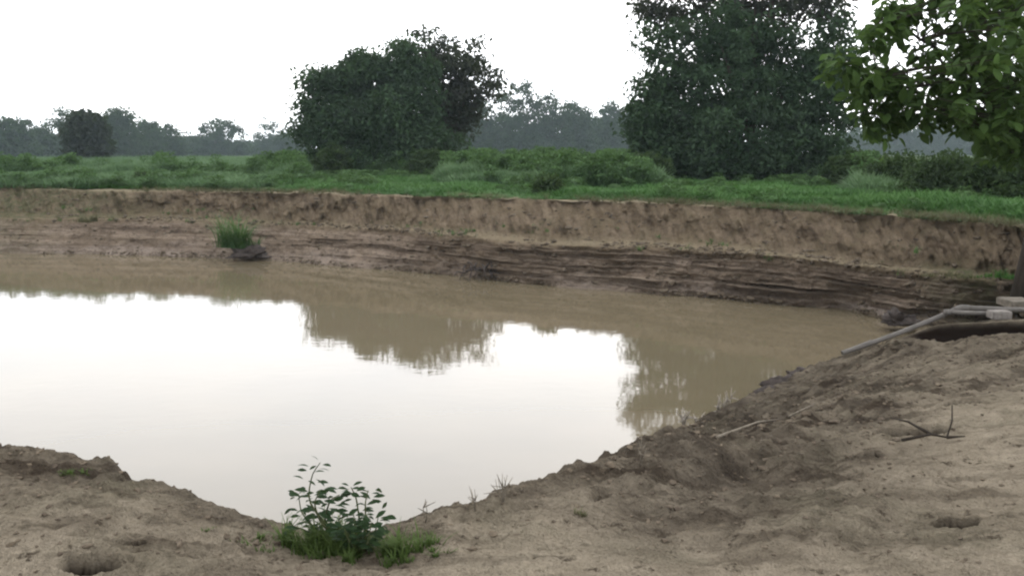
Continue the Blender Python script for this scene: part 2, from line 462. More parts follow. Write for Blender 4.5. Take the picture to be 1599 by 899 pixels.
def build_far_bank():
    px = np.concatenate([np.arange(-1490, -60, 12), np.arange(-60, 1660, 2.0), np.arange(1660, 2190, 10)])
    nc = len(px)
    c, l, t = on(CREST, px), on(LIP, px), on(TOE, px)
    s = np.concatenate([[0], np.cumsum(np.linalg.norm(np.diff(l[:, :2], axis=0), axis=1))])
    c[:, :2] += (fbm(s * 0.5, 3.1, 0, 4) * 0.22)[:, None] * np.array([0.1, 1.0])
    l[:, :2] += (fbm(s * 0.35, 8.1, 0, 5) * 0.30)[:, None] * np.array([0.1, 1.0])
    t[:, :2] += (fbm(s * 0.6, 5.1, 0, 5) * 0.20)[:, None] * np.array([0.1, 1.0])
    l[:, 2] += fbm(s * 0.30, 21.0, 0, 4) * 0.05
    nrm = l - c; nrm[:, 2] = 0
    nrm /= np.linalg.norm(nrm, axis=1)[:, None]                      # towards the pond
    tang = np.stack([-nrm[:, 1], nrm[:, 0], 0 * s], 1)
    # ---- upper face: crest -> berm -> lip
    nu = 84
    q = np.linspace(0, 1, nu)
    prof_u = np.interp(q, [0, 0.06, 0.14, 0.72, 0.86, 1.0], [0, 0.03, 0.10, 0.62, 0.78, 1.0])
    prof_z = np.interp(q, [0, 0.06, 0.14, 0.72, 0.86, 1.0], [0, -0.05, -0.16, -0.90, -0.985, -1.0])
    V, lower, tread, wet, pale, moss, strata = [], [], [], [], [], [], []
    for k in range(nu):
        base = c + (l - c) * prof_u[k]
        z = c[:, 2] * 0 + (-prof_z[k]) * l[:, 2]
        fade = np.sin(np.pi * np.clip(q[k] / 0.86, 0, 1)) ** 0.45 if q[k] < 0.86 else 0.0
        slant = s + 0.35 * z
        rill = np.abs(fbm(slant * 1.5, z * 0.5 + 4, 0.3, 4, 0.6))
        rill2 = fbm(slant * 4.5, z * 1.1, 5.5, 4, 0.6)
        lump = fbm(s * 0.8, z * 1.3, 9.0, 4, 0.55)
        off = fade * (-0.42 * rill + 0.16 * rill2 + 0.34 * lump + 0.10 * fbm(s * 3.2, z * 3.2, 3.0, 4, 0.6)) + 0.03 * fbm(s * 6, z * 6, 2.0, 3)
        pt = base + nrm * off[:, None]
        pt[:, 2] = z + (0.05 if q[k] > 0.8 else 0.03) * fbm(s * 2.2, q[k] * 9, 7.0, 4)
        V.append(pt)
        lower.append(np.zeros(nc)); wet.append(np.zeros(nc))
        on_berm = sstep(0.76, 0.9, q[k] + 0.05 * fbm(s * 0.9, q[k] * 4, 1.0, 3))
        top = 1 - sstep(0.02, 0.09, q[k])
        tread.append(np.maximum(on_berm * (0.35 + 0.65 * sstep(250, 700, px)), top * 0.6) + 0 * s)
        pale.append(np.zeros(nc))
        mo = np.maximum(sstep(330, 60, px) * 0.9, sstep(1380, 1500, px) * sstep(0.5, 0.9, q[k])) + 0.25 * sstep(0.55, 0.95, q[k])
        moss.append(np.clip(mo, 0, 1))
        strata.append(np.stack([slant, pt[:, 2], 0 * s], 1))
    # ---- lower face: lip -> toe, in undercut beds
    nl = 128
    zl = l[:, 2]
    bounds = [0.0, 0.17, 0.30, 0.42, 0.53, 0.66, 0.82, 1.0]
    amp0 = [0.34, 0.26, 0.34, 0.28, 0.34, 0.42, 0.20]
    bnd = [np.zeros(nc) + b + (0.035 * fbm(s * 0.35, 31.0 + 7 * j, 0, 4) if 0 < j < 7 else 0) for j, b in enumerate(bounds)]
    break_l = sstep(180, 520, px) * 0.5 + 0.5                        # beds read best in the middle and right
    for k in range(nl):
        f = k / (nl - 1)
        z = zl + (WATER_Z - 0.05 - zl) * f
        g = f + 0.012 * fbm(s * 2.5, f * 3, 4.4, 3)
        off = np.zeros(nc); frac_all = np.zeros(nc)
        for j in range(7):
            ins = (g >= bnd[j]) & (g < bnd[j + 1] + (1e-6 if j < 6 else 9))
            fr = (g - bnd[j]) / (bnd[j + 1] - bnd[j])
            a = amp0[j] * np.clip(0.65 + 0.9 * fbm(s * 0.55, j * 5.3, 2.2, 4), 0.0, 1.6) * break_l
            off = np.where(ins, a * (0.55 - np.clip(fr, 0, 1) ** 0.6), off)
            frac_all = np.where(ins, fr, frac_all)
        plan = l + (t - l) * (f ** 1.0)
        crumble = fbm(s * 1.6, z * 3.5, 1.5, 5, 0.6) * 0.06 + fbm(s * 0.5, z * 0.9, 6.5, 3) * 0.15 + np.maximum(fbm(s * 4.5, z * 7.0, 2.5, 4, 0.6), -0.1) * 0.06
        e = min(1.0, f * 14) 
        pt = plan + nrm * ((off + crumble) * e)[:, None]
        pt[:, 2] = z + 0.015 * fbm(s * 3.0, f * 30, 3.0, 3)
        V.append(pt)
        lower.append(np.full(nc, float(sstep(0.0, 0.22, f))) * (0.85 + 0.15 * vnoise(s, f * 4)))
        tread.append(np.full(nc, 0.8 * (1 - float(sstep(0.0, 0.04, f)))))
        wet.append(np.clip(sstep(0.93, 0.985, f) * (0.5 + 0.7 * vnoise(s * 1.1, 2.0)), 0, 0.85) + 0 * s)
        pa = sstep(0.60, 0.85, f + 0.1 * fbm(s * 0.6, f * 5, 8.0, 4)) * np.clip(0.15 + 0.5 * fbm(s * 0.25, 44.0, 0, 3), 0, 0.55)
        slab = sstep(1290, 1320, px) * sstep(1425, 1405, px) * sstep(0.76, 0.82, g) * sstep(0.97, 0.93, g)
        pale.append(np.maximum(pa, 0.8 * slab))
        moss.append(np.clip(sstep(140, 0, px) * 0.35 + sstep(1400, 1500, px) * 0.8, 0, 1) + 0 * s)
        strata.append(np.stack([s, z, 0 * s], 1))
    # ---- under water
    for d_, z_ in ((0.12, -2.36), (0.8, -2.7), (2.5, -3.3)):
        pt = t + nrm * d_; pt[:, 2] = z_
        V.append(pt)
        for arr, val in ((lower, 1), (tread, 0), (wet, 1), (pale, 0), (moss, 0)): arr.append(np.full(nc, float(val)))
        strata.append(np.stack([s, pt[:, 2], 0 * s], 1))
    # a skirt tucked under the field
    sk = V[0] - nrm * 0.7; sk[:, 2] -= 0.35
    V.insert(0, sk); strata.insert(0, strata[0])
    for arr in (lower, tread, wet, pale, moss): arr.insert(0, arr[0])
    nr = len(V)
    o = mesh_obj("far_bank", np.concatenate(V), grid_faces(nr, nc)[:, ::-1], M["bank"], attrs=dict(
        lower=np.concatenate(lower), tread=np.concatenate(tread), wet=np.concatenate(wet), pale=np.concatenate(pale),
        moss=np.concatenate(moss), strata=np.concatenate(strata)))
    tag(o, "stepped brown earth bank cut in layers along the far side of the pond", None, None, "structure")
    return px, V[1], np.array(V)

BANK_PX, BANK_TOP, BANK_V = build_far_bank()

ICO_V = None
def ico():
    g = (1 + 5 ** 0.5) / 2
    v = np.array([(-1, g, 0), (1, g, 0), (-1, -g, 0), (1, -g, 0), (0, -1, g), (0, 1, g), (0, -1, -g), (0, 1, -g), (g, 0, -1), (g, 0, 1), (-g, 0, -1), (-g, 0, 1)]) / math.sqrt(1 + g * g)
    f = np.array([(0, 11, 5), (0, 5, 1), (0, 1, 7), (0, 7, 10), (0, 10, 11), (1, 5, 9), (5, 11, 4), (11, 10, 2), (10, 7, 6), (7, 1, 8), (3, 9, 4), (3, 4, 2), (3, 2, 6), (3, 6, 8), (3, 8, 9), (4, 9, 5), (2, 4, 11), (6, 2, 10), (8, 6, 7), (9, 8, 1)])
    return v, f
def bank_clods():
    """loose lumps lying on the berm, the ledges, the rim and the toe of the far bank"""
    rng = np.random.default_rng(31)
    n = 9000
    zone = rng.random(n)
    row = np.where(zone < 0.32, rng.integers(72, 90, n), np.where(zone < 0.45, rng.integers(3, 70, n), np.where(zone < 0.65, rng.integers(90, 200, n), rng.integers(196, 213, n))))
    colm = rng.integers(100, len(BANK_PX) - 40, n)
    dens = fbm(colm * 0.03, row * 0.05, 1.0, 4)
    k = dens > rng.uniform(-0.5, 0.5, n)
    row, colm = row[k], colm[k]; n = len(row)
    p = BANK_V[row, colm] + rng.normal(size=(n, 3)) * 0.02
    size = 0.015 + 0.075 * rng.random(n) ** 4
    iv, fc = ico()
    V = iv[None] * (1 + 0.28 * rng.normal(size=(n, 12, 1))) * size[:, None, None] * np.stack([rng.uniform(.8, 1.8, n), rng.uniform(.8, 1.3, n), rng.uniform(.5, .9, n)], 1)[:, None, :] + p[:, None]
    o = mesh_obj("bank_clods", V.reshape(-1, 3), (fc[None] + (np.arange(n) * 12)[:, None, None]).reshape(-1, 3), M["clod"], smooth=False)
    tag(o, "crumbled lumps of earth lying on the steps of the far bank", None, None, "stuff")
bank_clods()

# ------------------------------------------------------------------ field beyond the bank
def field_z(x, y):
    return 0.10 * fbm(x * 0.05, y * 0.05, 2.0, 3) * sstep(22, 50, np.hypot(x, y)) 

def build_field():
    t = np.concatenate([[0, 0.15, 0.4, 0.8, 1.3, 2, 3], np.geomspace(4, 860, 46)])
    sel = np.arange(len(BANK_PX))
    c = BANK_TOP[sel]
    dirn = c[:, :2] / np.linalg.norm(c[:, :2], axis=1)[:, None]
    V, bare = [], []
    for d in t:
        xy = c[:, :2] + dirn * d
        z = c[:, 2] * max(0, 1 - d / 3) + field_z(xy[:, 0], xy[:, 1]) * min(1, d / 6) + (0.03 * fbm(xy[:, 0] * 1.5, xy[:, 1] * 1.5, 0, 3) if 0 < d < 4 else 0)
        V.append(np.stack([xy[:, 0], xy[:, 1], z], 1))
        bare.append(np.full(len(sel), float(1 - sstep(0.5, 2.8, d))))
    o = mesh_obj("field", np.concatenate(V), grid_faces(len(t), len(sel))[:, ::-1][:, ::-1], M["field"], attrs=dict(bare=np.concatenate(bare) * 0.9))
    tag(o, "flat green field stretching from the bank top to the far trees", None, None, "structure")
    # the land on the other sides of the pond, out of frame
    a = np.radians(np.linspace(45, 315, 55))
    rr = [24, 60, 200, 860]
    V = [np.stack([np.sin(a) * r, np.cos(a) * r, np.full(len(a), -0.35 if r < 30 else -0.3)], 1) for r in rr]
    o = mesh_obj("field", np.concatenate(V), grid_faces(len(rr), len(a)), M["field"], attrs=dict(bare=np.zeros(len(rr) * len(a))))
    tag(o, "flat land behind the near bank of the pond", None, None, "structure")
build_field()

# ------------------------------------------------------------------ water
o = mesh_obj("water", [(-75, 2, WATER_Z), (22, 2, WATER_Z), (22, 48, WATER_Z), (-75, 48, WATER_Z)], np.array([[0, 1, 2, 3]]), M["water"])
tag(o, "still muddy brown pond water mirroring the white sky", None, None, "structure")

# ------------------------------------------------------------------ near ground
EDGE = [(-900, 660, 0.0), (-300, 668, 0.0), (0, 690, 0.0), (110, 722, 0.0), (190, 740, 0.0), (290, 757, 0.0), (380, 790, -0.02), (435, 808, -0.05), (530, 846, -0.20),
        (615, 810, -0.10), (700, 788, -0.10), (780, 770, -0.10), (900, 735, -0.10), (1020, 706, -0.12), (1052, 690, -1.0), (1100, 655, -1.95), (1180, 614, -2.05), (1250, 580, -2.05), (1320, 556, -2.05), (1375, 520, -2.05), (1400, 500, -2.0), (1440, 489, -1.9)]
EDGE_W = np.array([P(*e) for e in EDGE])
EDGE_W = np.vstack([[(-60, 9, 0.0)], EDGE_W, [(12.5, 18.0, -1.3), (22, 22, 0)]])
CTRL = np.array([P(a, 899, 0) for a in (-200, 200, 600, 1000, 1400, 1800)] +
    [(x, y, 0) for x, y in ((-6, -4), (0, -5), (6, -4), (-8, 1), (8, 1), (-12, 5), (-3, 0), (3, 0), (14, 0), (18, 6))] +
    [(15, 10, -0.55), (19, 14, 0.0), (13, 15.5, -1.1), (13.5, 19, -1.0)] +
    [P(*e) for e in EDGE[1:]] +
    [P(*e) for e in ((1180, 740, -0.12), (1180, 670, -1.0), (1300, 690, -0.25), (1300, 620, -1.1), (1400, 640, -0.35), (1400, 575, -1.1), (1599, 700, -0.05),
                     (1599, 600, -0.45), (1500, 620, -0.40), (1500, 516, -1.0), (1599, 513, -0.98), (1440, 520, -1.15), (1599, 470, -1.25), (1560, 440, -1.4), (1480, 455, -1.5), (1440, 474, -1.6),
                     (300, 830, 0.03), (100, 770, 0.05), (0, 800, 0.02), (760, 850, -0.03), (950, 790, -0.05))])

def tps_fit(pts, lam=0.002):
    x = pts[:, :2]; n = len(x)
    d = np.linalg.norm(x[:, None] - x[None], axis=2)
    K = np.where(d > 0, d * d * np.log(d + 1e-12), 0) + lam * np.eye(n) * 10
    A = np.zeros((n + 3, n + 3)); A[:n, :n] = K; A[:n, n] = 1; A[:n, n + 1:] = x; A[n, :n] = 1; A[n + 1:, :n] = x.T
    b = np.concatenate([pts[:, 2], np.zeros(3)])
    return x, np.linalg.solve(A, b)
TPS = tps_fit(CTRL)

def tps_eval(x, y):
    c, w = TPS
    r = np.full(x.shape, 0.0) + w[len(c)] + w[len(c) + 1] * x + w[len(c) + 2] * y
    for (cx, cy), k in zip(c, w):
        d2 = (x - cx) ** 2 + (y - cy) ** 2
        r += k * 0.5 * d2 * np.log(d2 + 1e-12)
    return r

def edge_sd(x, y):
    """distance to the pond edge, positive on the pond's side"""
    best = np.full(x.shape, 1e9)
    E = EDGE_W[:, :2]
    for a, b in zip(E[:-1], E[1:]):
        ab = b - a
        t = np.clip(((x - a[0]) * ab[0] + (y - a[1]) * ab[1]) / (ab @ ab), 0, 1)
        best = np.minimum(best, np.hypot(x - a[0] - t * ab[0], y - a[1] - t * ab[1]))
    th = np.arctan2(E[:, 0], E[:, 1]); re = np.hypot(E[:, 0], E[:, 1])
    o = np.argsort(th)
    ri = np.interp(np.arctan2(x, y), th[o], re[o], left=1e6, right=1e6)
    return np.where(np.hypot(x, y) > ri, best, -best)

# holes in the ground: plan centre, radii along/across the view, depth
HOLES = [(P(138, 888, 0), 0.115, 0.06, 0.20), (P(1498, 803, 0), 0.105, 0.05, 0.11), (P(1425, 676, -0.2), 0.24, 0.12, 0.20), (P(1400, 540, -1.2), 0.22, 0.12, 0.14),
         (P(215, 852, 0), 0.05, 0.022, 0.05), (P(1500, 632, -0.3), 0.22, 0.07, 0.12), (P(1350, 708, -0.15), 0.13, 0.035, 0.06), (P(850, 866, 0), 0.06, 0.016, 0.03)]
DITCH_A, DITCH_B = P(1425, 512, -1.0), P(1720, 514, -0.98)            # trench under the pipe

def ground_z(x, y, full=False):
    r = np.hypot(x, y)
    z = tps_eval(x, y)
    z = np.where(z > 0, 0.14 * np.tanh(z / 0.14), np.maximum(z, -3.0))
    sd = edge_sd(x, y)
    az = np.arctan2(x, y)
    right = sstep(0.02, 0.30, az)
    edge_near = np.exp(-np.maximum(-sd, 0) / 0.9)
    # the broken, clod-covered band along the edge
    band = np.exp(-(np.maximum(-sd, 0) / (0.75 + 0.6 * right)) ** 2)
    slope_zone = sstep(-0.15, -0.6, z) * sstep(18, 10, r)
    rough = np.clip(band * 0.9 + slope_zone * 0.9, 0, 1)
    rough = np.clip(rough + 0.35 * fbm(x * 0.8, y * 0.8, 11.0, 3) * (0.3 + rough), 0, 1)
    sdn = sd + 0.05 * fbm(x * 1.7, y * 1.7, 5.0, 5, 0.55) + 0.03 * fbm(x * 9, y * 9, 1.0, 3)
    drop = np.maximum(sdn, 0)
    z = z - np.minimum(drop * 1.1, 2.6) * sstep(0, 0.25, drop) 
    # where the trench runs
    ab = (DITCH_B - DITCH_A)[:2]; L = np.linalg.norm(ab); ab = ab / L
    tu = (x - DITCH_A[0]) * ab[0] + (y - DITCH_A[1]) * ab[1]
    tv = -(x - DITCH_A[0]) * ab[1] + (y - DITCH_A[1]) * ab[0] + 0.06 * fbm(x * 0.7, y * 0.7, 3.0, 2)
    calm = 1 - sstep(-0.3, 0.2, tu) * np.exp(-((tv - 0.3) / 0.7) ** 4)
    # drag lines running along the edge
    u = x * 0.80 + y * 0.60; v = -x * 0.60 + y * 0.80
    wz = sstep(-0.22, -0.08, az)
    lu = u; lv = v
    lines = wz * fbm(lu * 0.9, lv * 5.0, 3.0, 4, 0.55) + (1 - wz) * fbm((x * 0.93 - y * 0.36) * 0.9, (x * 0.36 + y * 0.93) * 5.0, 3.0, 4, 0.55)
    z = z - 0.07 * 0.45 * sstep(-0.20, -0.34, az) * band
    z = z + calm * rough * ((0.045 + 0.03 * right) * lines + 0.032 * fbm(x * 2.1, y * 2.1, 8.0, 4))
    clods = np.maximum(fbm(x * 6.5, y * 6.5, 2.0, 4, 0.6), -0.15)
    z = z + (0.004 + 0.034 * rough * calm) * clods
    tracks = 1 - np.abs(fbm(lu * 0.8 + 3, lv * 2.2, 6.0, 4, 0.5))
    z = z - 0.022 * calm * sstep(0.72, 1.0, tracks) * sstep(0.3, 1.2, r)
    z = z + 0.018 * fbm(x * 0.9, y * 0.9, 1.0, 3) + 0.006 * fbm(x * 14, y * 14, 3.0, 3) + 0.0045 * fbm(x * 45, y * 45, 4.0, 2)
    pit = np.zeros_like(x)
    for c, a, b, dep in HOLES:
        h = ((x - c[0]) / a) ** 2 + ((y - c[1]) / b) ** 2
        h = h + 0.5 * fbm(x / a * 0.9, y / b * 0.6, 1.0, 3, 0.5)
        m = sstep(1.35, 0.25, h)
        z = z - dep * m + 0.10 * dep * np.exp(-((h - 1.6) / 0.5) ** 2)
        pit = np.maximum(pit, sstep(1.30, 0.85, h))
    # trench
    z = z - 0.07 * sstep(-0.4, 0.4, tu) * np.exp(-((tv + 0.7) / 0.7) ** 2)
    m = sstep(0.0, 0.5, tu) * sstep(-0.50, -0.15, tv) * sstep(0.72, 0.40, tv)
    z = z * (1 - m) + (-1.45 + 0.05 * fbm(x * 1.3, y * 1.3, 2.0, 3)) * m
    pit = np.maximum(pit, sstep(0.0, 0.4, tu) * sstep(-0.46, -0.30, tv) * sstep(0.74, 0.64, tv))  # trench share of the painted-in darkness, spread over its walls
    z = z + 0.10 * sstep(0.2, 0.8, tu) * sstep(0.60, 0.70, tv) * sstep(1.3, 0.9, tv)
    z = z - 0.7 * sstep(13.3, 14.2, y + 0.3 * fbm(x, y, 4.0, 3)) * sstep(4.5, 6.0, x) * sstep(14.5, 12.0, x)
    z = np.where(r > 22, z - (r - 22) * 0.12, z)
    z = np.maximum(z, -3.2)
    if not full: return z
    wet = sstep(WATER_Z + 0.55, WATER_Z + 0.15, z + 0.1 * fbm(x * 3, y * 3, 1.0, 3)) * 0.8
    wn = sstep(-0.35, 0.35, fbm(x * 2.2, y * 2.2, 19.0, 4))
    wet = np.maximum(wet, (0.85 * right * np.exp(-(np.maximum(-sd, 0) / 0.95) ** 2) + 0.55 * (1 - right) * np.exp(-(np.maximum(-sd, 0) / 0.16) ** 2)) * (0.45 + 0.55 * wn))
    wet = np.maximum(wet, 0.55 * rough * right * sstep(0.15, 0.7, fbm(lu * 1.1, lv * 3.2, 23.0, 4)))
    pale = 0.5 * sstep(0.45, 0.8, fbm(x * 2.4, y * 2.4, 12.0, 4)) * rough
    return z, rough, wet, pit, pale

def build_ground():
    az = np.radians(np.concatenate([np.arange(-180, -42, 2.0), np.arange(-42, 42, 0.095), np.arange(42, 180, 2.0)]))
    r = np.concatenate([[0.02, 0.3, 0.8, 1.3, 1.8], np.geomspace(2.2, 8.5, 400)[:-1], np.geomspace(8.5, 12.4, 110)[:-1], np.linspace(12.4, 15.6, 210)[:-1], np.geomspace(15.6, 20, 45)[:-1], np.linspace(20, 27, 12)])
    A, R = np.meshgrid(az, r)
    x, y = R * np.sin(A), R * np.cos(A)
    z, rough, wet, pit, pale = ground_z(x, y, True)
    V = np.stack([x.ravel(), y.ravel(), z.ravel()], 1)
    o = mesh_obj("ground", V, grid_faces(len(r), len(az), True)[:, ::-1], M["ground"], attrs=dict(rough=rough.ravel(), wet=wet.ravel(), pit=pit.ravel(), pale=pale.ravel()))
    tag(o, "bare grey brown earth of the near bank with clods and small holes", None, None, "structure")
build_ground()

def gz(x, y):
    return float(ground_z(np.array([float(x)]), np.array([float(y)]))[0])

def ground_hit(px, py):
    """where a sight line meets the near ground"""
    d = ray(px, py)
    t = np.geomspace(1.5, 24, 1500)
    q = EYE + d[None] * t[:, None]
    z = ground_z(q[:, 0], q[:, 1])
    k = np.argmax(q[:, 2] < z)
    return np.array([q[k, 0], q[k, 1], z[k]])

# ------------------------------------------------------------------ leaves and blades
def leaf_quads(c, axis, nrm, length, width, fold=0.25):
    """c,axis,nrm (n,3) -> folded diamond leaves, two quads' worth of triangles each"""
    side = np.cross(axis, nrm); side /= np.linalg.norm(side, axis=1)[:, None] + 1e-9
    up = np.cross(side, axis)
    L = np.asarray(length)[:, None]; W = np.asarray(width)[:, None]
    b = c - axis * L * 0.5
    tip = c + axis * L * 0.5 - up * L * 0.10
    l = c + side * W * 0.5 + up * W * fold
    r = c - side * W * 0.5 + up * W * fold
    V = np.stack([b, l, tip, r], 1).reshape(-1, 3)
    i = np.arange(len(c))[:, None] * 4
    Fc = np.concatenate([i + np.array([[0, 1, 2]]), i + np.array([[0, 2, 3]])])
    return V, Fc

def rand_unit(n, rng):
    v = rng.normal(size=(n, 3)); return v / np.linalg.norm(v, axis=1)[:, None]

def crown_points(lobes, n_clump, per, clump_r, rng, flat=0.6, shell=0.55, rag=0.35):
    """clump centres through the volume of several lobes, leaves round each clump"""
    wts = np.array([l[6] * (l[3] * l[4] + l[3] * l[5] + l[4] * l[5]) for l in lobes]); wts = wts / wts.sum()
    cen = []
    for l, w in zip(lobes, wts):
        n = max(3, int(n_clump * w))
        d = rand_unit(n, rng)
        rr = shell + (1 - shell) * rng.random(n) ** 0.6
        rr = rr * (1 + rag * fbm(d[:, 0] * 2.1 + l[0], d[:, 1] * 2.1 + l[1], d[:, 2] * 2.1 + l[2], 3))
        cen.append(np.array(l[:3]) + d * rr[:, None] * np.array(l[3:6]))
    cen = np.concatenate(cen)
    k = rng.integers(max(2, int(per * 0.5)), int(per * 1.5) + 1, len(cen))
    idx = np.repeat(np.arange(len(cen)), k)
    cr = clump_r * (0.6 + 0.8 * rng.random(len(cen)))
    off = rng.normal(size=(len(idx), 3)) * 0.5
    ol = np.linalg.norm(off, axis=1); off *= (np.minimum(ol, 0.85) / (ol + 1e-9))[:, None]
    off[:, 2] *= flat
    pts = cen[idx] + off * cr[idx][:, None]
    return cen, pts, idx, off

def tree(name, label, base, lobes, leaf=0.25, n_clump=600, per=30, clump_r=0.6, mat="leaf_dense", trunk_r=0.25, cat="tree", group=None, seed=1, shell=0.55, rag=0.35, flat=0.6, limbs=10, low=0.0, wl=0.55, min_z=0.05):
    rng = np.random.default_rng(seed)
    root = empty(name, base, label, cat, group)
    cen, pts, idx, off = crown_points(lobes, n_clump, per, clump_r, rng, flat, shell, rag)
    keep = pts[:, 2] > min_z
    pts, idx, off = pts[keep], idx[keep], off[keep]
    n = len(pts)
    out = off / (np.linalg.norm(off, axis=1)[:, None] + 1e-6)
    ax = out * 0.8 + rand_unit(n, rng) * 0.8 + np.array([0, 0, -0.25]); ax /= np.linalg.norm(ax, axis=1)[:, None]
    nm = rand_unit(n, rng) * 0.8 + np.array([0, 0, 0.8])
    ln = leaf * (0.7 + 0.7 * rng.random(n))
    V, Fc = leaf_quads(pts, ax, nm, ln, ln * wl * (0.8 + 0.4 * rng.random(n)))
    cv = rng.random(len(cen))
    var = np.repeat(np.clip(0.8 * cv[idx] + 0.2 * rng.random(n), 0, 1), 4)
    mesh_obj("crown", V, Fc, M[mat], root, attrs=dict(var=var), smooth=False)
    # trunk and limbs
    tb = Tubes(7)
    ctr = np.average(np.array([l[:3] for l in lobes]), axis=0, weights=[l[3] * l[4] * l[5] for l in lobes])
    top = np.array([ctr[0] * 0.5, ctr[1] * 0.5, max(0.6, ctr[2] * 0.85)])
    h = np.linspace(0, 1, 9)
    tp = h[:, None] * top[None] + np.stack([0.12 * np.sin(h * 5 + seed), 0.10 * np.cos(h * 4 + seed) - 0.1, 0 * h], 1) * top[2] * 0.15
    tp[0, 2] = -0.15
    tb.add(tp, trunk_r * (1.25 - 0.85 * h ** 0.7), True)
    order = rng.permutation(len(cen))[:limbs * 3]
    for j, ci in enumerate(order):
        e = cen[ci]
        k = rng.uniform(0.25, 0.95)
        a = tp[int(k * 8)]
        if e[2] < a[2] - 1.0 and j % 3: continue
        tt = np.linspace(0, 1, 6)[:, None]
        mid = (a + e) / 2 + np.array([0, 0, 0.12 * np.linalg.norm(e - a)]) + rng.normal(size=3) * 0.08 * np.linalg.norm(e - a)
        pth = (1 - tt) ** 2 * a + 2 * tt * (1 - tt) * mid + tt ** 2 * e
        tb.add(pth, trunk_r * (0.42 if j < limbs else 0.22) * (1 - 0.8 * tt[:, 0]), True)
    tb.build("trunk", M["bark"], root)
    return root

def L(x, y, z, rx, ry, rz, w=1.0): return (x, y, z, rx, ry, rz, w)

def lobes_px(base, items, depth_scale=0.8):
    """lobes given by photo centre (px,py), half sizes in photo pixels and depth offset"""
    d = base[1]; out = []
    for it in items:
        px, py, hx, hy = it[:4]
        dy = it[4] if len(it) > 4 else 0.0
        w = it[5] if len(it) > 5 else 1.0
        c = D(px, py, d + dy)
        s = (d + dy) / F_PX
        out.append(L(c[0] - base[0], c[1] - base[1], c[2] - base[2], hx * s, (hx + hy) * 0.5 * s * depth_scale, hy * s, w))
    return out

def far_base(px, dist):
    b = D(px, HOR, dist); b[2] = float(field_z(np.array([b[0]]), np.array([b[1]]))[0]); return b

# ---- the two big trees on the bank
b = far_base(590, 56)
tree("dense_tree", "broad dark green tree with dense crown reaching the ground in the middle of the field", b,
     lobes_px(b, [(512, 150, 40, 44, 0), (497, 205, 36, 42, -1), (580, 135, 42, 48, 0.3), (600, 200, 60, 50, -1.2), (545, 215, 45, 45, -1.6), (585, 250, 78, 28, -1.8), (640, 165, 48, 50, 0), (650, 230, 48, 40, -1), (628, 105, 36, 34, 1), (548, 120, 26, 26, 0.5)]),
     leaf=0.30, n_clump=760, per=60, clump_r=1.15, mat="leaf_dense", trunk_r=0.32, seed=11)
b = far_base(690, 60)
tree("loose_tree", "grey brown looser crowned tree rising behind the right side of the dense dark tree", b,
     lobes_px(b, [(655, 90, 44, 36, 0, .8), (710, 100, 46, 44, 0, .8), (735, 145, 42, 40, 0, .7), (690, 160, 50, 50, 0, .8), (765, 132, 20, 22, 0, .5), (690, 210, 45, 35, 0.5, .7), (725, 190, 30, 26, 0, .5)]),
     leaf=0.32, n_clump=330, per=30, clump_r=1.0, mat="leaf_grey", trunk_r=0.28, seed=12, shell=0.35, rag=0.5, limbs=16)
b = far_base(1150, 44)
tree("tall_tree", "tallest dark tree on the right whose top leaves the frame", b,
     lobes_px(b, [(1085, 75, 48, 42, 0, .55), (1035, 115, 42, 36, 0, .6), (1060, 165, 60, 50, 0, .8), (1150, 130, 62, 58, -0.8), (1225, 85, 50, 36, 0, .55), (1285, 100, 42, 34, 0, .6), (1250, 150, 60, 48, -.3, .85), (1190, 60, 40, 34, 0.4, .5), (1016, 68, 30, 28, 0.2, .5), (1308, 66, 32, 28, 0.3, .5), (1120, 40, 46, 34, 0.3, .5), (1160, 215, 120, 55, -1), (1050, 215, 66, 45, -0.5), (1270, 215, 58, 48, -0.5), (1150, 255, 120, 28, -1), (1020, 190, 34, 52, 0), (1305, 120, 28, 38, 0)]),
     leaf=0.27, n_clump=880, per=56, clump_r=0.95, mat="leaf_dense", trunk_r=0.34, seed=13, limbs=14)
b = far_base(1170, 46.5)
tree("tall_tree", "tall grey brown thin leaved tree rising above and behind the dark one at top right", b,
     lobes_px(b, [(1050, 10, 55, 42, 0, .7), (1120, -20, 60, 55, 0, .8), (1190, 0, 62, 60, 0, .8), (1265, -5, 52, 45, 0, .7), (1150, 60, 90, 40, 0, .7), (1300, 10, 30, 28, 0, .5), (1180, -90, 90, 60, 0, .7), (1015, 18, 34, 28, 0, .6), (1310, 30, 34, 30, 0, .5)]),
     leaf=0.28, n_clump=420, per=30, clump_r=0.9, mat="leaf_grey", trunk_r=0.30, seed=14, shell=0.3, rag=0.5, limbs=18)

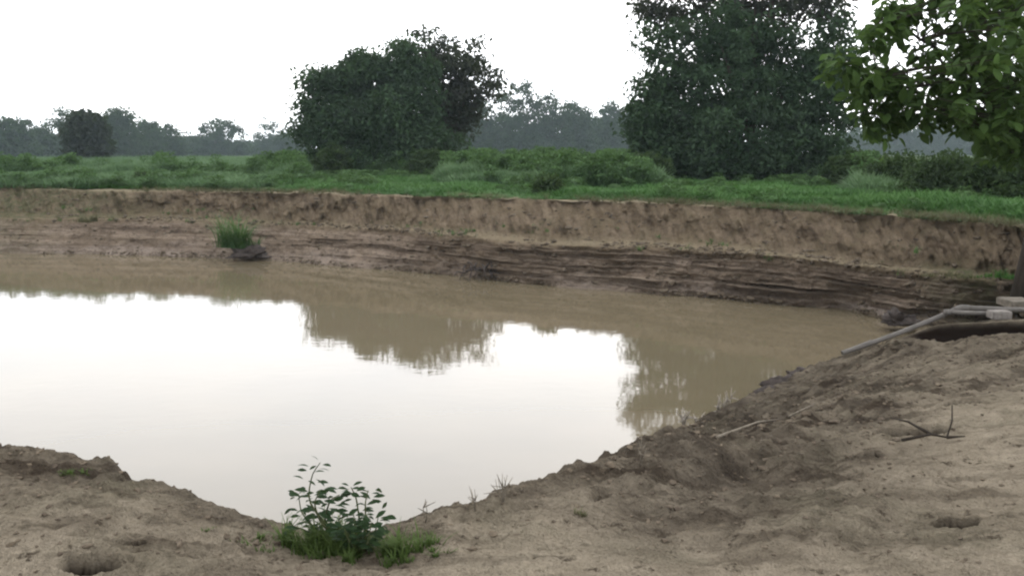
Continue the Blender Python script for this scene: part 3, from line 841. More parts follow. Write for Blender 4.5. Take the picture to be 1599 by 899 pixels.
# ---- distant trees: px, top y, half width px, distance, material, seed, looseness, label
FAR = [
    (-35, 190, 60, 118, "leaf_far", 1.0, "far tree cut by the left edge of the frame"),
    (18, 186, 44, 120, "leaf_far", 1.0, "flat topped far green tree nearest the left edge"),
    (62, 200, 30, 128, "leaf_far", 0.8, "low far tree between the flat topped one and the airy one at left"),
    (102, 168, 34, 132, "leaf_far", 0.45, "airy far tree with sky showing through its rounded top"),
    (136, 179, 18, 96, "leaf_far_dark", 0.9, "darkest pointed far tree standing in front of the left tree line"),
    (182, 170, 40, 124, "leaf_far", 1.0, "broad green far tree right of the darkest pointed one"),
    (225, 192, 34, 135, "leaf_far", 0.9, "mid height far tree on the right shoulder of the broad green one"),
    (262, 197, 30, 140, "leaf_far", 0.6, "far tree with a flat spreading top left of the blue rounded tree"),
    (340, 185, 55, 170, "leaf_far", 1.0, "hazy blue grey rounded tree alone on the left horizon"),
    (300, 212, 40, 185, "leaf_far", 0.9, "low hazy tree under the gap left of the blue rounded tree"),
    (422, 186, 32, 185, "leaf_far", 0.45, "pale hazy airy tree just left of the big dense tree"),
    (455, 205, 34, 180, "leaf_far", 0.8, "low hazy tree partly hidden by the left side of the big dense tree"),
    (742, 150, 46, 150, "leaf_far", 1.0, "hazy tree partly hidden behind the loose crowned tree"),
    (806, 128, 50, 150, "leaf_far", 1.0, "tallest hazy tree of the line between the two big trees"),
    (856, 150, 42, 152, "leaf_far", 1.0, "second hazy tree from the loose crowned tree in the central line"),
    (902, 152, 36, 156, "leaf_far", 0.9, "hazy tree with knobbly top right of the centre of the central line"),
    (952, 156, 30, 166, "leaf_far", 0.9, "hazy tree left beside the edge of the tall dark tree"),
    (990, 168, 30, 166, "leaf_far", 0.9, "hazy tree mostly hidden behind the left side of the tall dark tree"),
    (1345, 188, 42, 215, "leaf_far", 1.0, "pale blue far tree just right of the tall dark tree"),
    (1400, 184, 44, 220, "leaf_far", 1.0, "pale blue far tree under the hanging leaf sprays"),
    (1462, 188, 44, 215, "leaf_far", 1.0, "pale blue far tree in the middle of the right horizon"),
    (1522, 192, 40, 215, "leaf_far", 1.0, "pale blue far tree behind the dark right hand foliage"),
    (1585, 190, 42, 215, "leaf_far", 1.0, "pale blue far tree hidden behind the foliage at the right edge"),
]
for j, (px, ty, hw, dist, mat, dens, lab) in enumerate(FAR):
    rng = random.Random(100 + j)
    dist *= 1.25 if mat == "leaf_far_dark" else 1.95; hw *= 0.78
    b = far_base(px, dist)
    H = HOR + 6 - ty
    it = [(px, ty + H * 0.30, hw * 0.72, H * 0.30), (px - hw * 0.5, ty + H * 0.50, hw * 0.62, H * 0.34), (px + hw * 0.5, ty + H * 0.50, hw * 0.62, H * 0.34), (px - hw * .5, ty + H * .84, hw * .8, H * .20, 0, 2.0), (px + hw * .6, ty + H * .84, hw * .8, H * .20, 0, 2.0),
          (px + rng.uniform(-.3, .3) * hw, ty + H * 0.75, hw * 0.9, H * 0.28), (px + rng.uniform(-.5, .5) * hw, ty + H * 0.16, hw * 0.34, H * 0.17)]
    if dens < 0.7: it = [(*q[:4], 0, 0.5 if q[1] < ty + H * .6 else 1.6) for q in it]
    tree("far_tree", lab, b, lobes_px(b, it), leaf=1.05, n_clump=int(300 * (0.5 + 0.5 * dens)), per=int(10 + 14 * dens), clump_r=2.2, mat=mat, trunk_r=0.25, seed=200 + j, shell=0.4, rag=0.28, group="trees along the far edge of the field", limbs=6)

def far_wood():
    rng = np.random.default_rng(91)
    spans = [(-120, 300, 218, 380), (280, 480, 220, 420), (690, 1000, 182, 370), (1310, 1640, 205, 440)]
    C = []
    for a, b_, top, dist in spans:
        n = int((b_ - a) * 3.2)
        px = rng.uniform(a, b_, n)
        tp = top + 9 * fbm(px * 0.03, 1.0, 0, 4)
        py = tp + (HOR + 4 - tp) * rng.random(n) ** 0.8
        for u, v in zip(px, py): C.append(D(u, v, dist + rng.normal() * 6))
    C = np.array(C); per = 22
    idx = np.repeat(np.arange(len(C)), per); n = len(idx)
    off = rng.normal(size=(n, 3)) * 1.2; off[:, 2] *= 0.7
    ax = rand_unit(n, rng); nm = rand_unit(n, rng) + np.array([0, 0, 0.7])
    ln = rng.uniform(1.2, 2.2, n)
    V, Fc = leaf_quads(C[idx] + off, ax, nm, ln, ln * 0.6)
    cv = rng.random(len(C))
    o = mesh_obj("far_wood", V, Fc, M["leaf_far"], attrs=dict(var=np.repeat(np.clip(0.7 * cv[idx] + 0.3 * rng.random(n), 0, 1), 4)), smooth=False)
    tag(o, "hazy continuous wood far off behind the field", None, None, "stuff")
far_wood()

# ---- bushes in the field and along the right
BUSH = [
    (855, 294, 16, 20, 0, 30.0, "leaf_bush", "small round dark bush alone at the foot of the tall crop behind the far bank"),
    (228, 283, 14, 14, 0, 38.0, "leaf_bush", "small dark bush in the pale crop above the left part of the far bank"),
    (672, 262, 36, 30, 0, 51.0, "leaf_bush", "pale green bush at the right foot of the dense tree"),
    (520, 255, 30, 34, 0, 52.0, "leaf_bush", "bush at the left foot of the dense tree"),
    (1010, 262, 34, 28, 0, 40.0, "leaf_bush", "pale grassy bush at the left foot of the tall dark tree"),
    (1330, 268, 44, 34, 0, 38.0, "leaf_bush", "dark bush at the right foot of the tall dark tree"),
    (1400, 276, 50, 38, 0, 31.0, "leaf_bush", "mid green bush under the hanging leaf sprays"),
    (1470, 280, 56, 48, 0, 27.0, "leaf_bush", "broad bush in the middle of the row above the right bank"),
    (1545, 280, 52, 50, 0, 26.0, "leaf_bush", "dark bush second from the right end of the row above the bank"),
    (1605, 285, 45, 62, 0, 24.5, "leaf_bush", "dark bush at the right edge of the frame above the bank"),
]
for j, (px, cyy, hx, hy, dd, dist, mat, lab) in enumerate(BUSH):
    b = far_base(px, dist)
    it = [(px, cyy, hx * 0.8, hy * 0.8), (px - hx * .5, cyy + hy * .3, hx * .5, hy * .6), (px + hx * .5, cyy + hy * .25, hx * .5, hy * .6)]
    sz = hx * dist / F_PX
    tree("bush", lab, b, lobes_px(b, it), leaf=0.15 if dist < 34 else 0.2, n_clump=int(80 + 160 * sz), per=26, clump_r=0.34, mat=mat, trunk_r=0.05, seed=400 + j, cat="bush", group="bushes in the field", limbs=5, shell=0.4, min_z=0.02)

# ---- straw heap and pale stump
def lump_mesh(name, size, mat, parent=None, seed=0, sub=20, rag=0.25, loc=None, flat_base=True):
    a = np.linspace(0, 2 * math.pi, sub, endpoint=False); b_ = np.linspace(-0.5 * math.pi, 0.5 * math.pi, sub // 2)
    A, B = np.meshgrid(a, b_)
    d = np.stack([np.cos(A) * np.cos(B), np.sin(A) * np.cos(B), np.sin(B)], -1).reshape(-1, 3)
    r = 1 + rag * fbm(d[:, 0] * 2.3 + seed * 3.1, d[:, 1] * 2.3, d[:, 2] * 2.3 + seed, 5, 0.62)
    v = d * r[:, None] * np.array(size)
    if flat_base: v[:, 2] = np.maximum(v[:, 2], -0.25 * size[2])
    return mesh_obj(name, v, grid_faces(len(b_), len(a), True), mat, parent, loc=loc)
b = far_base(1290, 41); b[2] += 0.1
tag(lump_mesh("straw_heap", (0.5, 0.5, 0.38), M["straw"], seed=5, sub=32, loc=b), "pale straw heap at the right foot of the tall dark tree", "heap")

# ------------------------------------------------------------------ grass and crops (uncountable): blades instanced on points
PROTO = bpy.data.collections.new("tuft_shapes")                      # not linked to the scene
def tuft_mesh(name, nb, spread, lean, width, mat, seed, seg=3):
    rng = np.random.default_rng(seed)
    V, Fc, var = [], [], []
    n = 0
    for _ in range(nb):
        a = rng.uniform(0, 2 * math.pi); h = rng.uniform(0.55, 1.0)
        r0 = spread * math.sqrt(rng.random()) ; ba = rng.uniform(0, 2 * math.pi)
        p0 = np.array([math.cos(ba) * r0, math.sin(ba) * r0, -0.03])
        dr = np.array([math.cos(a), math.sin(a), 0]); ld = lean * rng.uniform(0.4, 1.3)
        sd = np.array([-dr[1], dr[0], 0])
        for k in range(seg + 1):
            t = k / seg
            c = p0 + dr * ld * t * t + np.array([0, 0, h * (t - 0.25 * ld * t * t)])
            w = width * (1 - t ** 1.5) * 0.5 + 0.002
            V += [c - sd * w, c + sd * w]
            var += [t, t]
        for k in range(seg):
            i = n + 2 * k
            Fc.append([i, i + 1, i + 3, i + 2])
        n += 2 * (seg + 1)
    me_o = mesh_obj(name, V, np.array(Fc), mat, attrs=dict(var=np.array(var) * rng.uniform(0.6, 1.0)), smooth=False)
    COL.objects.unlink(me_o)
    return me_o

def scatter(name, pts, scl, protos, label, seed=0, tilt=0.12):
    rng = np.random.default_rng(seed)
    n = len(pts)
    col = bpy.data.collections.new(name + "_shapes")
    for q in protos: col.objects.link(q)
    me = bpy.data.meshes.new(name)
    me.vertices.add(n); me.vertices.foreach_set("co", np.asarray(pts, np.float32).ravel())
    for nm, typ, val, fld in (("t_scale", "FLOAT_VECTOR", scl, "vector"), ("t_rot", "FLOAT_VECTOR", np.stack([rng.normal(0, tilt, n), rng.normal(0, tilt, n), rng.uniform(0, 6.28, n)], 1), "vector"), ("t_pick", "INT", rng.integers(0, len(protos), n), "value")):
        at = me.attributes.new(nm, typ, "POINT"); at.data.foreach_set(fld, np.asarray(val, np.int32 if typ == "INT" else np.float32).ravel())
    me.update()
    o = bpy.data.objects.new(name, me); COL.objects.link(o)
    ng = bpy.data.node_groups.new(name + "_nodes", "GeometryNodeTree")
    ng.interface.new_socket("Geometry", in_out="INPUT", socket_type="NodeSocketGeometry")
    ng.interface.new_socket("Geometry", in_out="OUTPUT", socket_type="NodeSocketGeometry")
    N = ng.nodes
    gi, go = N.new("NodeGroupInput"), N.new("NodeGroupOutput")
    ci = N.new("GeometryNodeCollectionInfo"); ci.inputs["Collection"].default_value = col
    ci.inputs["Separate Children"].default_value = True; ci.inputs["Reset Children"].default_value = True
    ip = N.new("GeometryNodeInstanceOnPoints"); ip.inputs["Pick Instance"].default_value = True
    def na(nm, dt):
        q = N.new("GeometryNodeInputNamedAttribute"); q.data_type = dt; q.inputs["Name"].default_value = nm; return q.outputs["Attribute"]
    er = N.new("FunctionNodeEulerToRotation")
    ng.links.new(na("t_rot", "FLOAT_VECTOR"), er.inputs[0])
    ng.links.new(gi.outputs[0], ip.inputs["Points"])
    ng.links.new(ci.outputs[0], ip.inputs["Instance"])
    ng.links.new(na("t_pick", "INT"), ip.inputs["Instance Index"])
    ng.links.new(er.outputs[0], ip.inputs["Rotation"])
    ng.links.new(na("t_scale", "FLOAT_VECTOR"), ip.inputs["Scale"])
    ng.links.new(ip.outputs[0], go.inputs[0])
    md = o.modifiers.new("scatter", "NODES"); md.node_group = ng
    return tag(o, label, None, None, "stuff")

crop_p = [tuft_mesh("crop_shape", 18, 0.36, 0.55, 0.075, M["grass_field"], 20 + k) for k in range(4)]
far_p = [tuft_mesh("far_crop_shape", 16, 0.8, 0.45, 0.14, M["grass_field"], 30 + k, 2) for k in range(3)]
def weed_mesh(name, n, mat, seed, leaf=0.10):
    """a low leafy weed of unit height"""
    rng = np.random.default_rng(seed)
    hgt = rng.random(n) ** 0.7
    a = rng.uniform(0, 2 * math.pi, n); q = 0.42 * np.sqrt(rng.random(n)) * (1.1 - 0.6 * hgt)
    c = np.stack([q * np.cos(a), q * np.sin(a), hgt], 1)
    ax = np.stack([np.cos(a), np.sin(a), rng.normal(0.1, 0.5, n)], 1); ax /= np.linalg.norm(ax, axis=1)[:, None]
    V, Fc = leaf_quads(c, ax, rand_unit(n, rng) * 0.5 + np.array([0, 0, 1.0]), leaf * rng.uniform(.7, 1.4, n), leaf * 0.5 * rng.uniform(.8, 1.3, n))
    o = mesh_obj(name, V, Fc, mat, attrs=dict(var=np.repeat(0.15 + 0.7 * hgt * rng.random(n) ** 0.3, 4)), smooth=False)
    COL.objects.unlink(o)
    return o
weed_p = [weed_mesh("weed_shape", 110, M["leaf_weed"], 60 + k, 0.15) for k in range(4)]
low_p = [tuft_mesh("turf_shape", 14, 0.28, 0.45, 0.050, M["grass_bright"], 40 + k) for k in range(4)]
dry_p = [tuft_mesh("dry_shape", 9, 0.10, 0.5, 0.03, M["grass_dry"], 50 + k) for k in range(3)]

def crest_r(az):
    a = np.arctan2(BANK_TOP[:, 0], BANK_TOP[:, 1]); r = np.hypot(BANK_TOP[:, 0], BANK_TOP[:, 1])
    o = np.argsort(a)
    return np.interp(az, a[o], r[o])

def crop_height(az, r, t):
    """standing height of the crop at azimuth az, range r, t metres behind the bank top"""
    px = CX + F_PX * np.tan(az)
    x, y = r * np.sin(az), r * np.cos(az)
    wob = 1.8 * fbm(x * 0.13, y * 0.13, 1.0, 4)
    left = sstep(470, 380, px)
    # strips of crop with ditches between: near strip starts at the bank on the left, 8 m behind it elsewhere
    st_l = 0.55 * sstep(0.8, 1.6, t + 0.5 * wob) * sstep(9.5, 7.5, t + wob)
    st_r = 1.2 * sstep(7.6, 8.6, t + 0.4 * wob)
    h = left * st_l + (1 - left) * st_r
    h = np.maximum(h, 0.95 * sstep(15, 16, t + wob) * sstep(27, 25, t + wob))
    h = np.maximum(h, 0.95 * sstep(40, 43, t + wob * 2) * sstep(70, 66, t + wob * 2))
    h = np.maximum(h, 1.0 * sstep(85, 90, t + wob * 3))
    right = sstep(1330, 1420, px)
    h = h * (1 - right) + right * 0.5 * sstep(5.5, 9, t)
    h = h * (0.85 + 0.40 * fbm(x * 0.42, y * 0.42, 3.0, 4)) * (1 - sstep(1000, 1050, px) * sstep(1350, 1310, px) * sstep(26, 24, t)) * (1 - sstep(465, 495, px) * sstep(705, 680, px) * sstep(23, 21, t))
    return np.clip(h, 0, 1.15)

def field_points(n, rmin, rmax, azlim, seed):
    rng = np.random.default_rng(seed)
    az = rng.uniform(-azlim, azlim, n)
    r = np.sqrt(rng.uniform(rmin ** 2, rmax ** 2, n))
    t = r - crest_r(az)
    return az, r, t, rng
AZL = math.radians(37)
az, r, t, rng = field_points(85000, 18, 62, AZL, 1)
h = crop_height(az, r, t)
k = (t > 0.6) & (h > 0.3)
x, y = r * np.sin(az), r * np.cos(az)
s_ = rng.uniform(0.8, 1.2, len(x))
hh = h * s_
scatter("tall_crop", np.stack([x, y, field_z(x, y)], 1)[k], np.stack([0.6 + 0.4 * hh, 0.6 + 0.4 * hh, hh], 1)[k], crop_p, "tall grey green grassy crop standing in strips behind the far bank", 2)
az, r, t, rng = field_points(60000, 60, 150, AZL, 3)
h = crop_height(az, r, t)
k = h > 0.25
x, y = r * np.sin(az), r * np.cos(az); hh = h * rng.uniform(0.8, 1.2, len(x))
scatter("distant_crop", np.stack([x, y, field_z(x, y)], 1)[k], np.stack([np.ones_like(hh), np.ones_like(hh), hh], 1)[k], far_p, "distant pale green crop reaching to the far trees", 4)
az, r, t, rng = field_points(90000, 17, 60, AZL, 5)
h = crop_height(az, r, t)
x, y = r * np.sin(az), r * np.cos(az)
px_ = CX + F_PX * np.tan(az)
bare_w = 0.9 + 1.6 * np.clip(fbm(x * 0.35, y * 0.35, 6.0, 4), -0.5, 1)
k = (t > bare_w) & (h < 0.5) & ((t < 14) | (rng.random(len(t)) < 0.35))
hh = (0.14 + 0.16 * np.clip(0.5 + fbm(x * 0.5, y * 0.5, 2.0, 3), 0, 1.4)) * rng.uniform(0.7, 1.3, len(x)) * (1 + 0.5 * sstep(1300, 1450, px_)) * sstep(0.3, 2.5, t)
hh = np.maximum(hh, 0.06)
scatter("short_grass", np.stack([x, y, field_z(x, y)], 1)[k], np.stack([0.5 + hh, 0.5 + hh, hh], 1)[k], low_p, "short bright green grass along the top of the far bank", 6)
# scrubby weeds through the strips
az, r, t, rng = field_points(16000, 18, 75, AZL, 12)
h = crop_height(az, r, t)
x, y = r * np.sin(az), r * np.cos(az)
px_ = CX + F_PX * np.tan(az)
wn_ = fbm(x * 0.30, y * 0.30, 15.0, 4)
k = (t > 1.2) & (wn_ > rng.uniform(-0.15, 0.6, len(t))) & ((h > 0.3) | (rng.random(len(t)) < 0.4))
hh = np.where(h > 0.3, np.maximum(h, 0.45) * rng.uniform(0.7, 1.6, len(t)), rng.uniform(0.18, 0.6, len(t)))
scatter("scrub", np.stack([x, y, field_z(x, y)], 1)[k], np.stack([0.7 + 0.5 * hh, 0.7 + 0.5 * hh, hh], 1)[k], weed_p, "rough leafy scrub growing through the grass behind the far bank", 13)
# thin dry grass on the very lip of the bank
rg = np.random.default_rng(8)
nr_ = 2400
sel = rg.integers(100, len(BANK_PX) - 40, nr_)
q = BANK_TOP[sel] + np.abs(rg.normal(size=(nr_, 3))) * np.array([0.0, 0.75, 0]) + rg.normal(size=(nr_, 3)) * np.array([0.15, 0.04, 0])
q[:, 2] -= 0.01
keep = fbm(BANK_PX[sel] * 0.012, 3.0, 0, 4) > rg.uniform(-0.7, 0.4, nr_)
sc_ = np.stack([np.full(nr_, .4)] * 2 + [rg.uniform(0.07, 0.30, nr_)], 1)
scatter("dry_grass", q[keep], sc_[keep], dry_p, "thin dry grass on the rim of the far bank", 11, 0.35)
nr_ = 1500
row = rg.integers(40, 100, nr_); cl_ = rg.integers(100, len(BANK_PX) - 60, nr_)
keep = fbm(cl_ * 0.02, row * 0.06, 7.0, 4) > rg.uniform(0.05, 0.7, nr_) - 0.5 * sstep(220, 60, BANK_PX[cl_])
q = BANK_V[row, cl_][keep]
scatter("bank_weeds", q, np.stack([np.full(len(q), .35)] * 2 + [rg.uniform(0.05, 0.22, len(q))], 1), dry_p + low_p[:1], "sparse weeds rooted on the middle step of the far bank", 14, 0.3)

# ------------------------------------------------------------------ loose soil clods on the near bank (uncountable)
def clods():
    rng = np.random.default_rng(21)
    n = 26000
    az = rng.uniform(math.radians(-36), math.radians(36), n); r = rng.uniform(2.6, 13, n)
    x, y = r * np.sin(az), r * np.cos(az)
    z, rough, wet, pit, pale = ground_z(x, y, True)
    keep = (rng.random(n) < 0.010 + 0.34 * rough ** 1.5) & (z > WATER_Z + 0.02)
    x, y, z, rough = x[keep], y[keep], z[keep], rough[keep]
    n = len(x)
    size = 0.004 + 0.016 * rng.random(n) ** 8 * (0.2 + rough) + 0.0011 * np.hypot(x, y)
    # rough icosahedra
    g = (1 + 5 ** 0.5) / 2
    ico = np.array([(-1, g, 0), (1, g, 0), (-1, -g, 0), (1, -g, 0), (0, -1, g), (0, 1, g), (0, -1, -g), (0, 1, -g), (g, 0, -1), (g, 0, 1), (-g, 0, -1), (-g, 0, 1)]) / math.sqrt(1 + g * g)
    fc = np.array([(0, 11, 5), (0, 5, 1), (0, 1, 7), (0, 7, 10), (0, 10, 11), (1, 5, 9), (5, 11, 4), (11, 10, 2), (10, 7, 6), (7, 1, 8), (3, 9, 4), (3, 4, 2), (3, 2, 6), (3, 6, 8), (3, 8, 9), (4, 9, 5), (2, 4, 11), (6, 2, 10), (8, 6, 7), (9, 8, 1)])
    V = ico[None] * (1 + 0.3 * rng.normal(size=(n, 12, 1))) * size[:, None, None] * np.stack([rng.uniform(.8, 1.6, n), rng.uniform(.8, 1.4, n), rng.uniform(.5, .9, n)], 1)[:, None, :]
    c, s = np.cos(az[:n]), np.sin(az[:n])
    ra = rng.uniform(0, 6.28, n); c, s = np.cos(ra), np.sin(ra)
    X = V[..., 0] * c[:, None] - V[..., 1] * s[:, None] + x[:, None]
    Y = V[..., 0] * s[:, None] + V[..., 1] * c[:, None] + y[:, None]
    Z = V[..., 2] + (z + size * 0.15)[:, None]
    VV = np.stack([X, Y, Z], -1).reshape(-1, 3)
    FF = (fc[None] + (np.arange(n) * 12)[:, None, None]).reshape(-1, 3)
    o = mesh_obj("soil_clods", VV, FF, M["clod"], smooth=False)
    tag(o, "small loose soil clods scattered over the near bank", None, None, "stuff")
clods()

# ------------------------------------------------------------------ pump pipe at the right
E0 = D(1315, 551, 12.4); E1 = D(1500, 480, 12.55); E2 = D(1640, 484, 12.7)
pr = empty("drain_pipe", E0, "long grey pipe sloping from the right bank down over the water", "pipe")
def rel(p): return np.asarray(p) - E0
tb = Tubes(14)
n_ = np.linspace(0, 1, 24)[:, None]
sag = np.stack([0 * n_[:, 0], 0 * n_[:, 0], -0.03 * np.sin(n_[:, 0] * math.pi)], 1)
tb.add(rel(E0) + n_ * (E1 - E0) + sag, np.full(24, 0.039), False)
# open end: inner wall
tb.add(rel(E0) + np.linspace(0, 0.25, 4)[:, None] * (E1 - E0), np.full(4, 0.033), False)
tb.build("sloping_section", M["pipe"], pr)
tb = Tubes(14)
dirs = (E1 - E0) / np.linalg.norm(E1 - E0); dir2 = (E2 - E1) / np.linalg.norm(E2 - E1)
bend = [rel(E1) - dirs * 0.12, rel(E1) - dirs * 0.06, rel(E1) - dirs * 0.015 + dir2 * 0.0, rel(E1) + dir2 * 0.02, rel(E1) + dir2 * 0.07, rel(E1) + dir2 * 0.13]
tb.add(bend, [0.046, 0.046, 0.047, 0.047, 0.046, 0.046]); tb.build("elbow", M["pipe"], pr)
tb = Tubes(14); tb.add([rel(E1) + dir2 * 0.05, rel(E1) + (E2 - E1) * 0.5 + np.array([0, 0, -0.01]), rel(E2)], [0.040] * 3); tb.build("level_section", M["pipe"], pr)
F0, F1 = D(1478, 487, 12.35), D(1552, 490, 12.4)
p2 = empty("branch_pipe", F0, "short thin pipe running under the long pipe to the white block", "pipe")
tb = Tubes(12); tb.add([(0, 0, 0), (F1 - F0) * 0.5, F1 - F0], [0.036] * 3); tb.build("tube", M["pipe"], p2)
tb = Tubes(12); tb.add([(-0.03, 0, 0.0), (0.05, 0, -0.002)], [0.045] * 2); tb.build("end_collar", M["pipe"], p2)

def block(name, size, mat, parent=None, loc=None, rot=0, bev=0.012, seed=0):
    import bmesh
    bm = bmesh.new(); bmesh.ops.create_cube(bm, size=1.0)
    for v in bm.verts: v.co = Vector((v.co.x * size[0], v.co.y * size[1], v.co.z * size[2]))
    bmesh.ops.bevel(bm, geom=bm.edges[:], offset=bev, segments=2, affect="EDGES")
    bmesh.ops.subdivide_edges(bm, edges=bm.edges[:], cuts=2, use_grid_fill=True)
    rr = random.Random(seed)
    for v in bm.verts: v.co += Vector((rr.uniform(-1, 1), rr.uniform(-1, 1), rr.uniform(-1, 1))) * 0.004
    me = bpy.data.meshes.new(name); bm.to_mesh(me); bm.free(); me.materials.append(mat)
    o = bpy.data.objects.new(name, me); COL.objects.link(o)
    if parent: o.parent = parent
    if loc is not None: o.location = loc
    o.rotation_euler.z = rot
    return o
c = D(1560, 491, 12.25)
tag(block("white_block", (0.30, 0.2, 0.12), M["white_block"], loc=c, rot=0.04, seed=1), "white oblong block at the end of the short pipe under the long one", "block")
c = D(1588, 473, 13.0)
tag(block("concrete_slab", (0.42, 0.5, 0.12), M["slab"], loc=c, rot=-0.06, seed=2), "pale concrete slab lying behind the long pipe at the right edge", "slab")

# ------------------------------------------------------------------ near overhanging tree at the right
def broad_leaf(length, width, droop=0.25, fold=0.18, seg=4):
    """obovate leaf blade, base at origin, along +X"""
    V, Fc = [], []
    for k in range(seg + 1):
        t = k / seg
        w = width * 0.5 * math.sin(math.pi * min(1, 0.06 + 0.94 * t) ** 1.25) if k < seg else 0.004
        zc = -droop * length * t * t
        V += [(t * length, -w, zc + fold * w), (t * length, 0, zc), (t * length, w, zc + fold * w)]
    for k in range(seg):
        i = 3 * k
        Fc += [[i, i + 1, i + 4, i + 3], [i + 1, i + 2, i + 5, i + 4]]
    return np.array(V, float), np.array(Fc)

def leaf_frames(ax, nm):
    side = np.cross(nm, ax); side /= np.linalg.norm(side, axis=1)[:, None] + 1e-9
    up = np.cross(ax, side)
    return np.stack([ax, side, up], 2)                                # columns

def near_tree():
    rng = np.random.default_rng(77)
    base = np.array([9.90, 15.4, -1.15])
    root = empty("overhanging_tree", base, "near broad leaved tree hanging bright green sprays in from the top right corner", "tree")
    # foliage masses: photo centre, half sizes, distance, sprays
    masses = [(1560, 70, 75, 80, 12.6, 62), (1490, 120, 50, 62, 12.4, 46), (1570, 175, 60, 50, 12.6, 38), (1520, 170, 60, 40, 12.2, 36), (1440, 16, 46, 26, 12.3, 15), (1400, 20, 30, 26, 12.0, 14),
              (1372, 55, 26, 28, 11.9, 13), (1428, 84, 18, 14, 12, 4), (1390, 125, 42, 22, 11.9, 19), (1355, 115, 22, 18, 11.8, 8), (1402, 168, 46, 28, 11.9, 24), (1350, 162, 14, 12, 11.7, 4), (1385, 196, 22, 22, 11.9, 10), (1340, 150, 10, 10, 11.7, 2), (1515, 60, 48, 55, 12.4, 32),
              (1447, 185, 22, 24, 12, 7), (1306, 110, 18, 26, 11.6, 6), (1355, 185, 8, 8, 11.7, 1), (1575, 222, 36, 30, 12.7, 26), (1605, 215, 40, 42, 12.9, 20), (1620, 110, 60, 110, 13, 50), (1650, 30, 70, 60, 13.2, 40), (1530, -20, 110, 40, 12.6, 40), (1650, 205, 60, 50, 13.4, 24)]
    tips, dens = [], []
    for px, py, hx, hy, d, n in masses:
        for _ in range(n):
            a = rng.uniform(0, 2 * math.pi); q = math.sqrt(rng.random())
            p = D(px + hx * q * math.cos(a), py + hy * q * math.sin(a), d + rng.normal() * 0.012 * (hx + hy) * 0.5)
            tips.append(p); dens.append(n)
    tips = np.array(tips) - base; dens = np.array(dens)
    lo = np.array(tips)
    # limbs
    tb = Tubes(9)
    hts = np.linspace(0, 1, 10)
    tp = np.stack([0.25 * np.sin(hts * 2.2), -0.15 * hts, -0.2 + hts * 5.6], 1)
    tb.add(tp, 0.17 * (1.2 - 0.75 * hts))
    mains = [D(1440, 60, 12.2), D(1400, 140, 12.0), D(1500, 30, 12.3), D(1560, 150, 12.5), D(1480, 170, 12.2), D(1380, 30, 12.0), D(1600, 60, 12.8), D(1370, 122, 11.8)]
    nodes = []
    for j, m in enumerate(mains):
        a = tp[4 + (j % 5)]; e = m - base
        tt = np.linspace(0, 1, 12)[:, None]
        mid = (a + e) / 2 + np.array([0, 0, 0.6]) + rng.normal(size=3) * 0.2
        pth = (1 - tt) ** 2 * a + 2 * tt * (1 - tt) * mid + tt ** 2 * e
        pth[1:-1] += rng.normal(size=(10, 3)) * 0.03
        tb.add(pth, 0.055 * (1 - 0.82 * tt[:, 0]) + 0.003)
        nodes.append(pth[3:])
    nodes = np.concatenate(nodes)
    for p in tips:
        i = np.argmin(np.linalg.norm(nodes - p, axis=1))
        a = nodes[i]
        if np.linalg.norm(a - p) > 2.4: continue
        tt = np.linspace(0, 1, 4)[:, None]
        mid = (a + p) / 2 + rng.normal(size=3) * 0.06
        tb.add((1 - tt) ** 2 * a + 2 * tt * (1 - tt) * mid + tt ** 2 * p, 0.010 - 0.007 * tt[:, 0], False)
    tb.build("trunk", M["dark_bark"], root)
    # leaves: rosettes at the spray tips
    N = 11
    idx = np.repeat(np.arange(len(tips)), N)
    n = len(idx)
    az = rng.uniform(0, 2 * math.pi, n)
    el = rng.normal(-0.25, 0.45, n)
    ax = np.stack([np.cos(az) * np.cos(el), np.sin(az) * np.cos(el), np.sin(el)], 1)
    nm = np.array([0, 0, 1.0]) + rng.normal(size=(n, 3)) * 0.35
    pos = tips[idx] + rng.normal(size=(n, 3)) * 0.07
    ln = 0.19 * rng.uniform(0.65, 1.25, n)
    cv = rng.random(len(tips))
    shape_v, shape_f = broad_leaf(1.0, 0.52)
    R = leaf_frames(ax, nm)
    V = np.einsum("nij,kj->nki", R, shape_v) * ln[:, None, None] + pos[:, None]
    var = np.clip(0.55 * cv[idx] + 0.45 * rng.random(n), 0, 1)
    # the 280 outermost leaves on the open left sprays are leaves of their own
    open_ = np.where(dens[idx] <= 14)[0]
    order = open_[np.argsort((pos[open_, 0]))][:280]
    single = np.zeros(n, bool); single[order] = True
    Vm = V[~single].reshape(-1, 3)
    Fm = (shape_f[None] + (np.arange((~single).sum()) * len(shape_v))[:, None, None]).reshape(-1, 4)
    o = mesh_obj("crown", Vm, Fm, M["leaf_near"], root, attrs=dict(var=np.repeat(var[~single], len(shape_v))), smooth=False)
    o["kind"] = "stuff"
    protos = []
    for q in range(4):
        lv = mesh_obj("leaf", shape_v * (1, 0.9 + 0.1 * q, 1 + 0.3 * q), shape_f, M["leaf_near"], root, attrs=dict(var=np.full(len(shape_v), 0.2 + 0.25 * q)), smooth=False)
        protos.append(lv)
    for c_, i in enumerate(np.where(single)[0]):
        lv = protos[c_] if c_ < 4 else protos[c_ % 4].copy()
        if c_ >= 4:
            COL.objects.link(lv); lv.parent = root
        m = Matrix([list(R[i][0]), list(R[i][1]), list(R[i][2])]).to_4x4() @ Matrix.Diagonal((ln[i], ln[i], ln[i], 1))
        m.translation = Vector(pos[i])
        lv.matrix_local = m
near_tree()

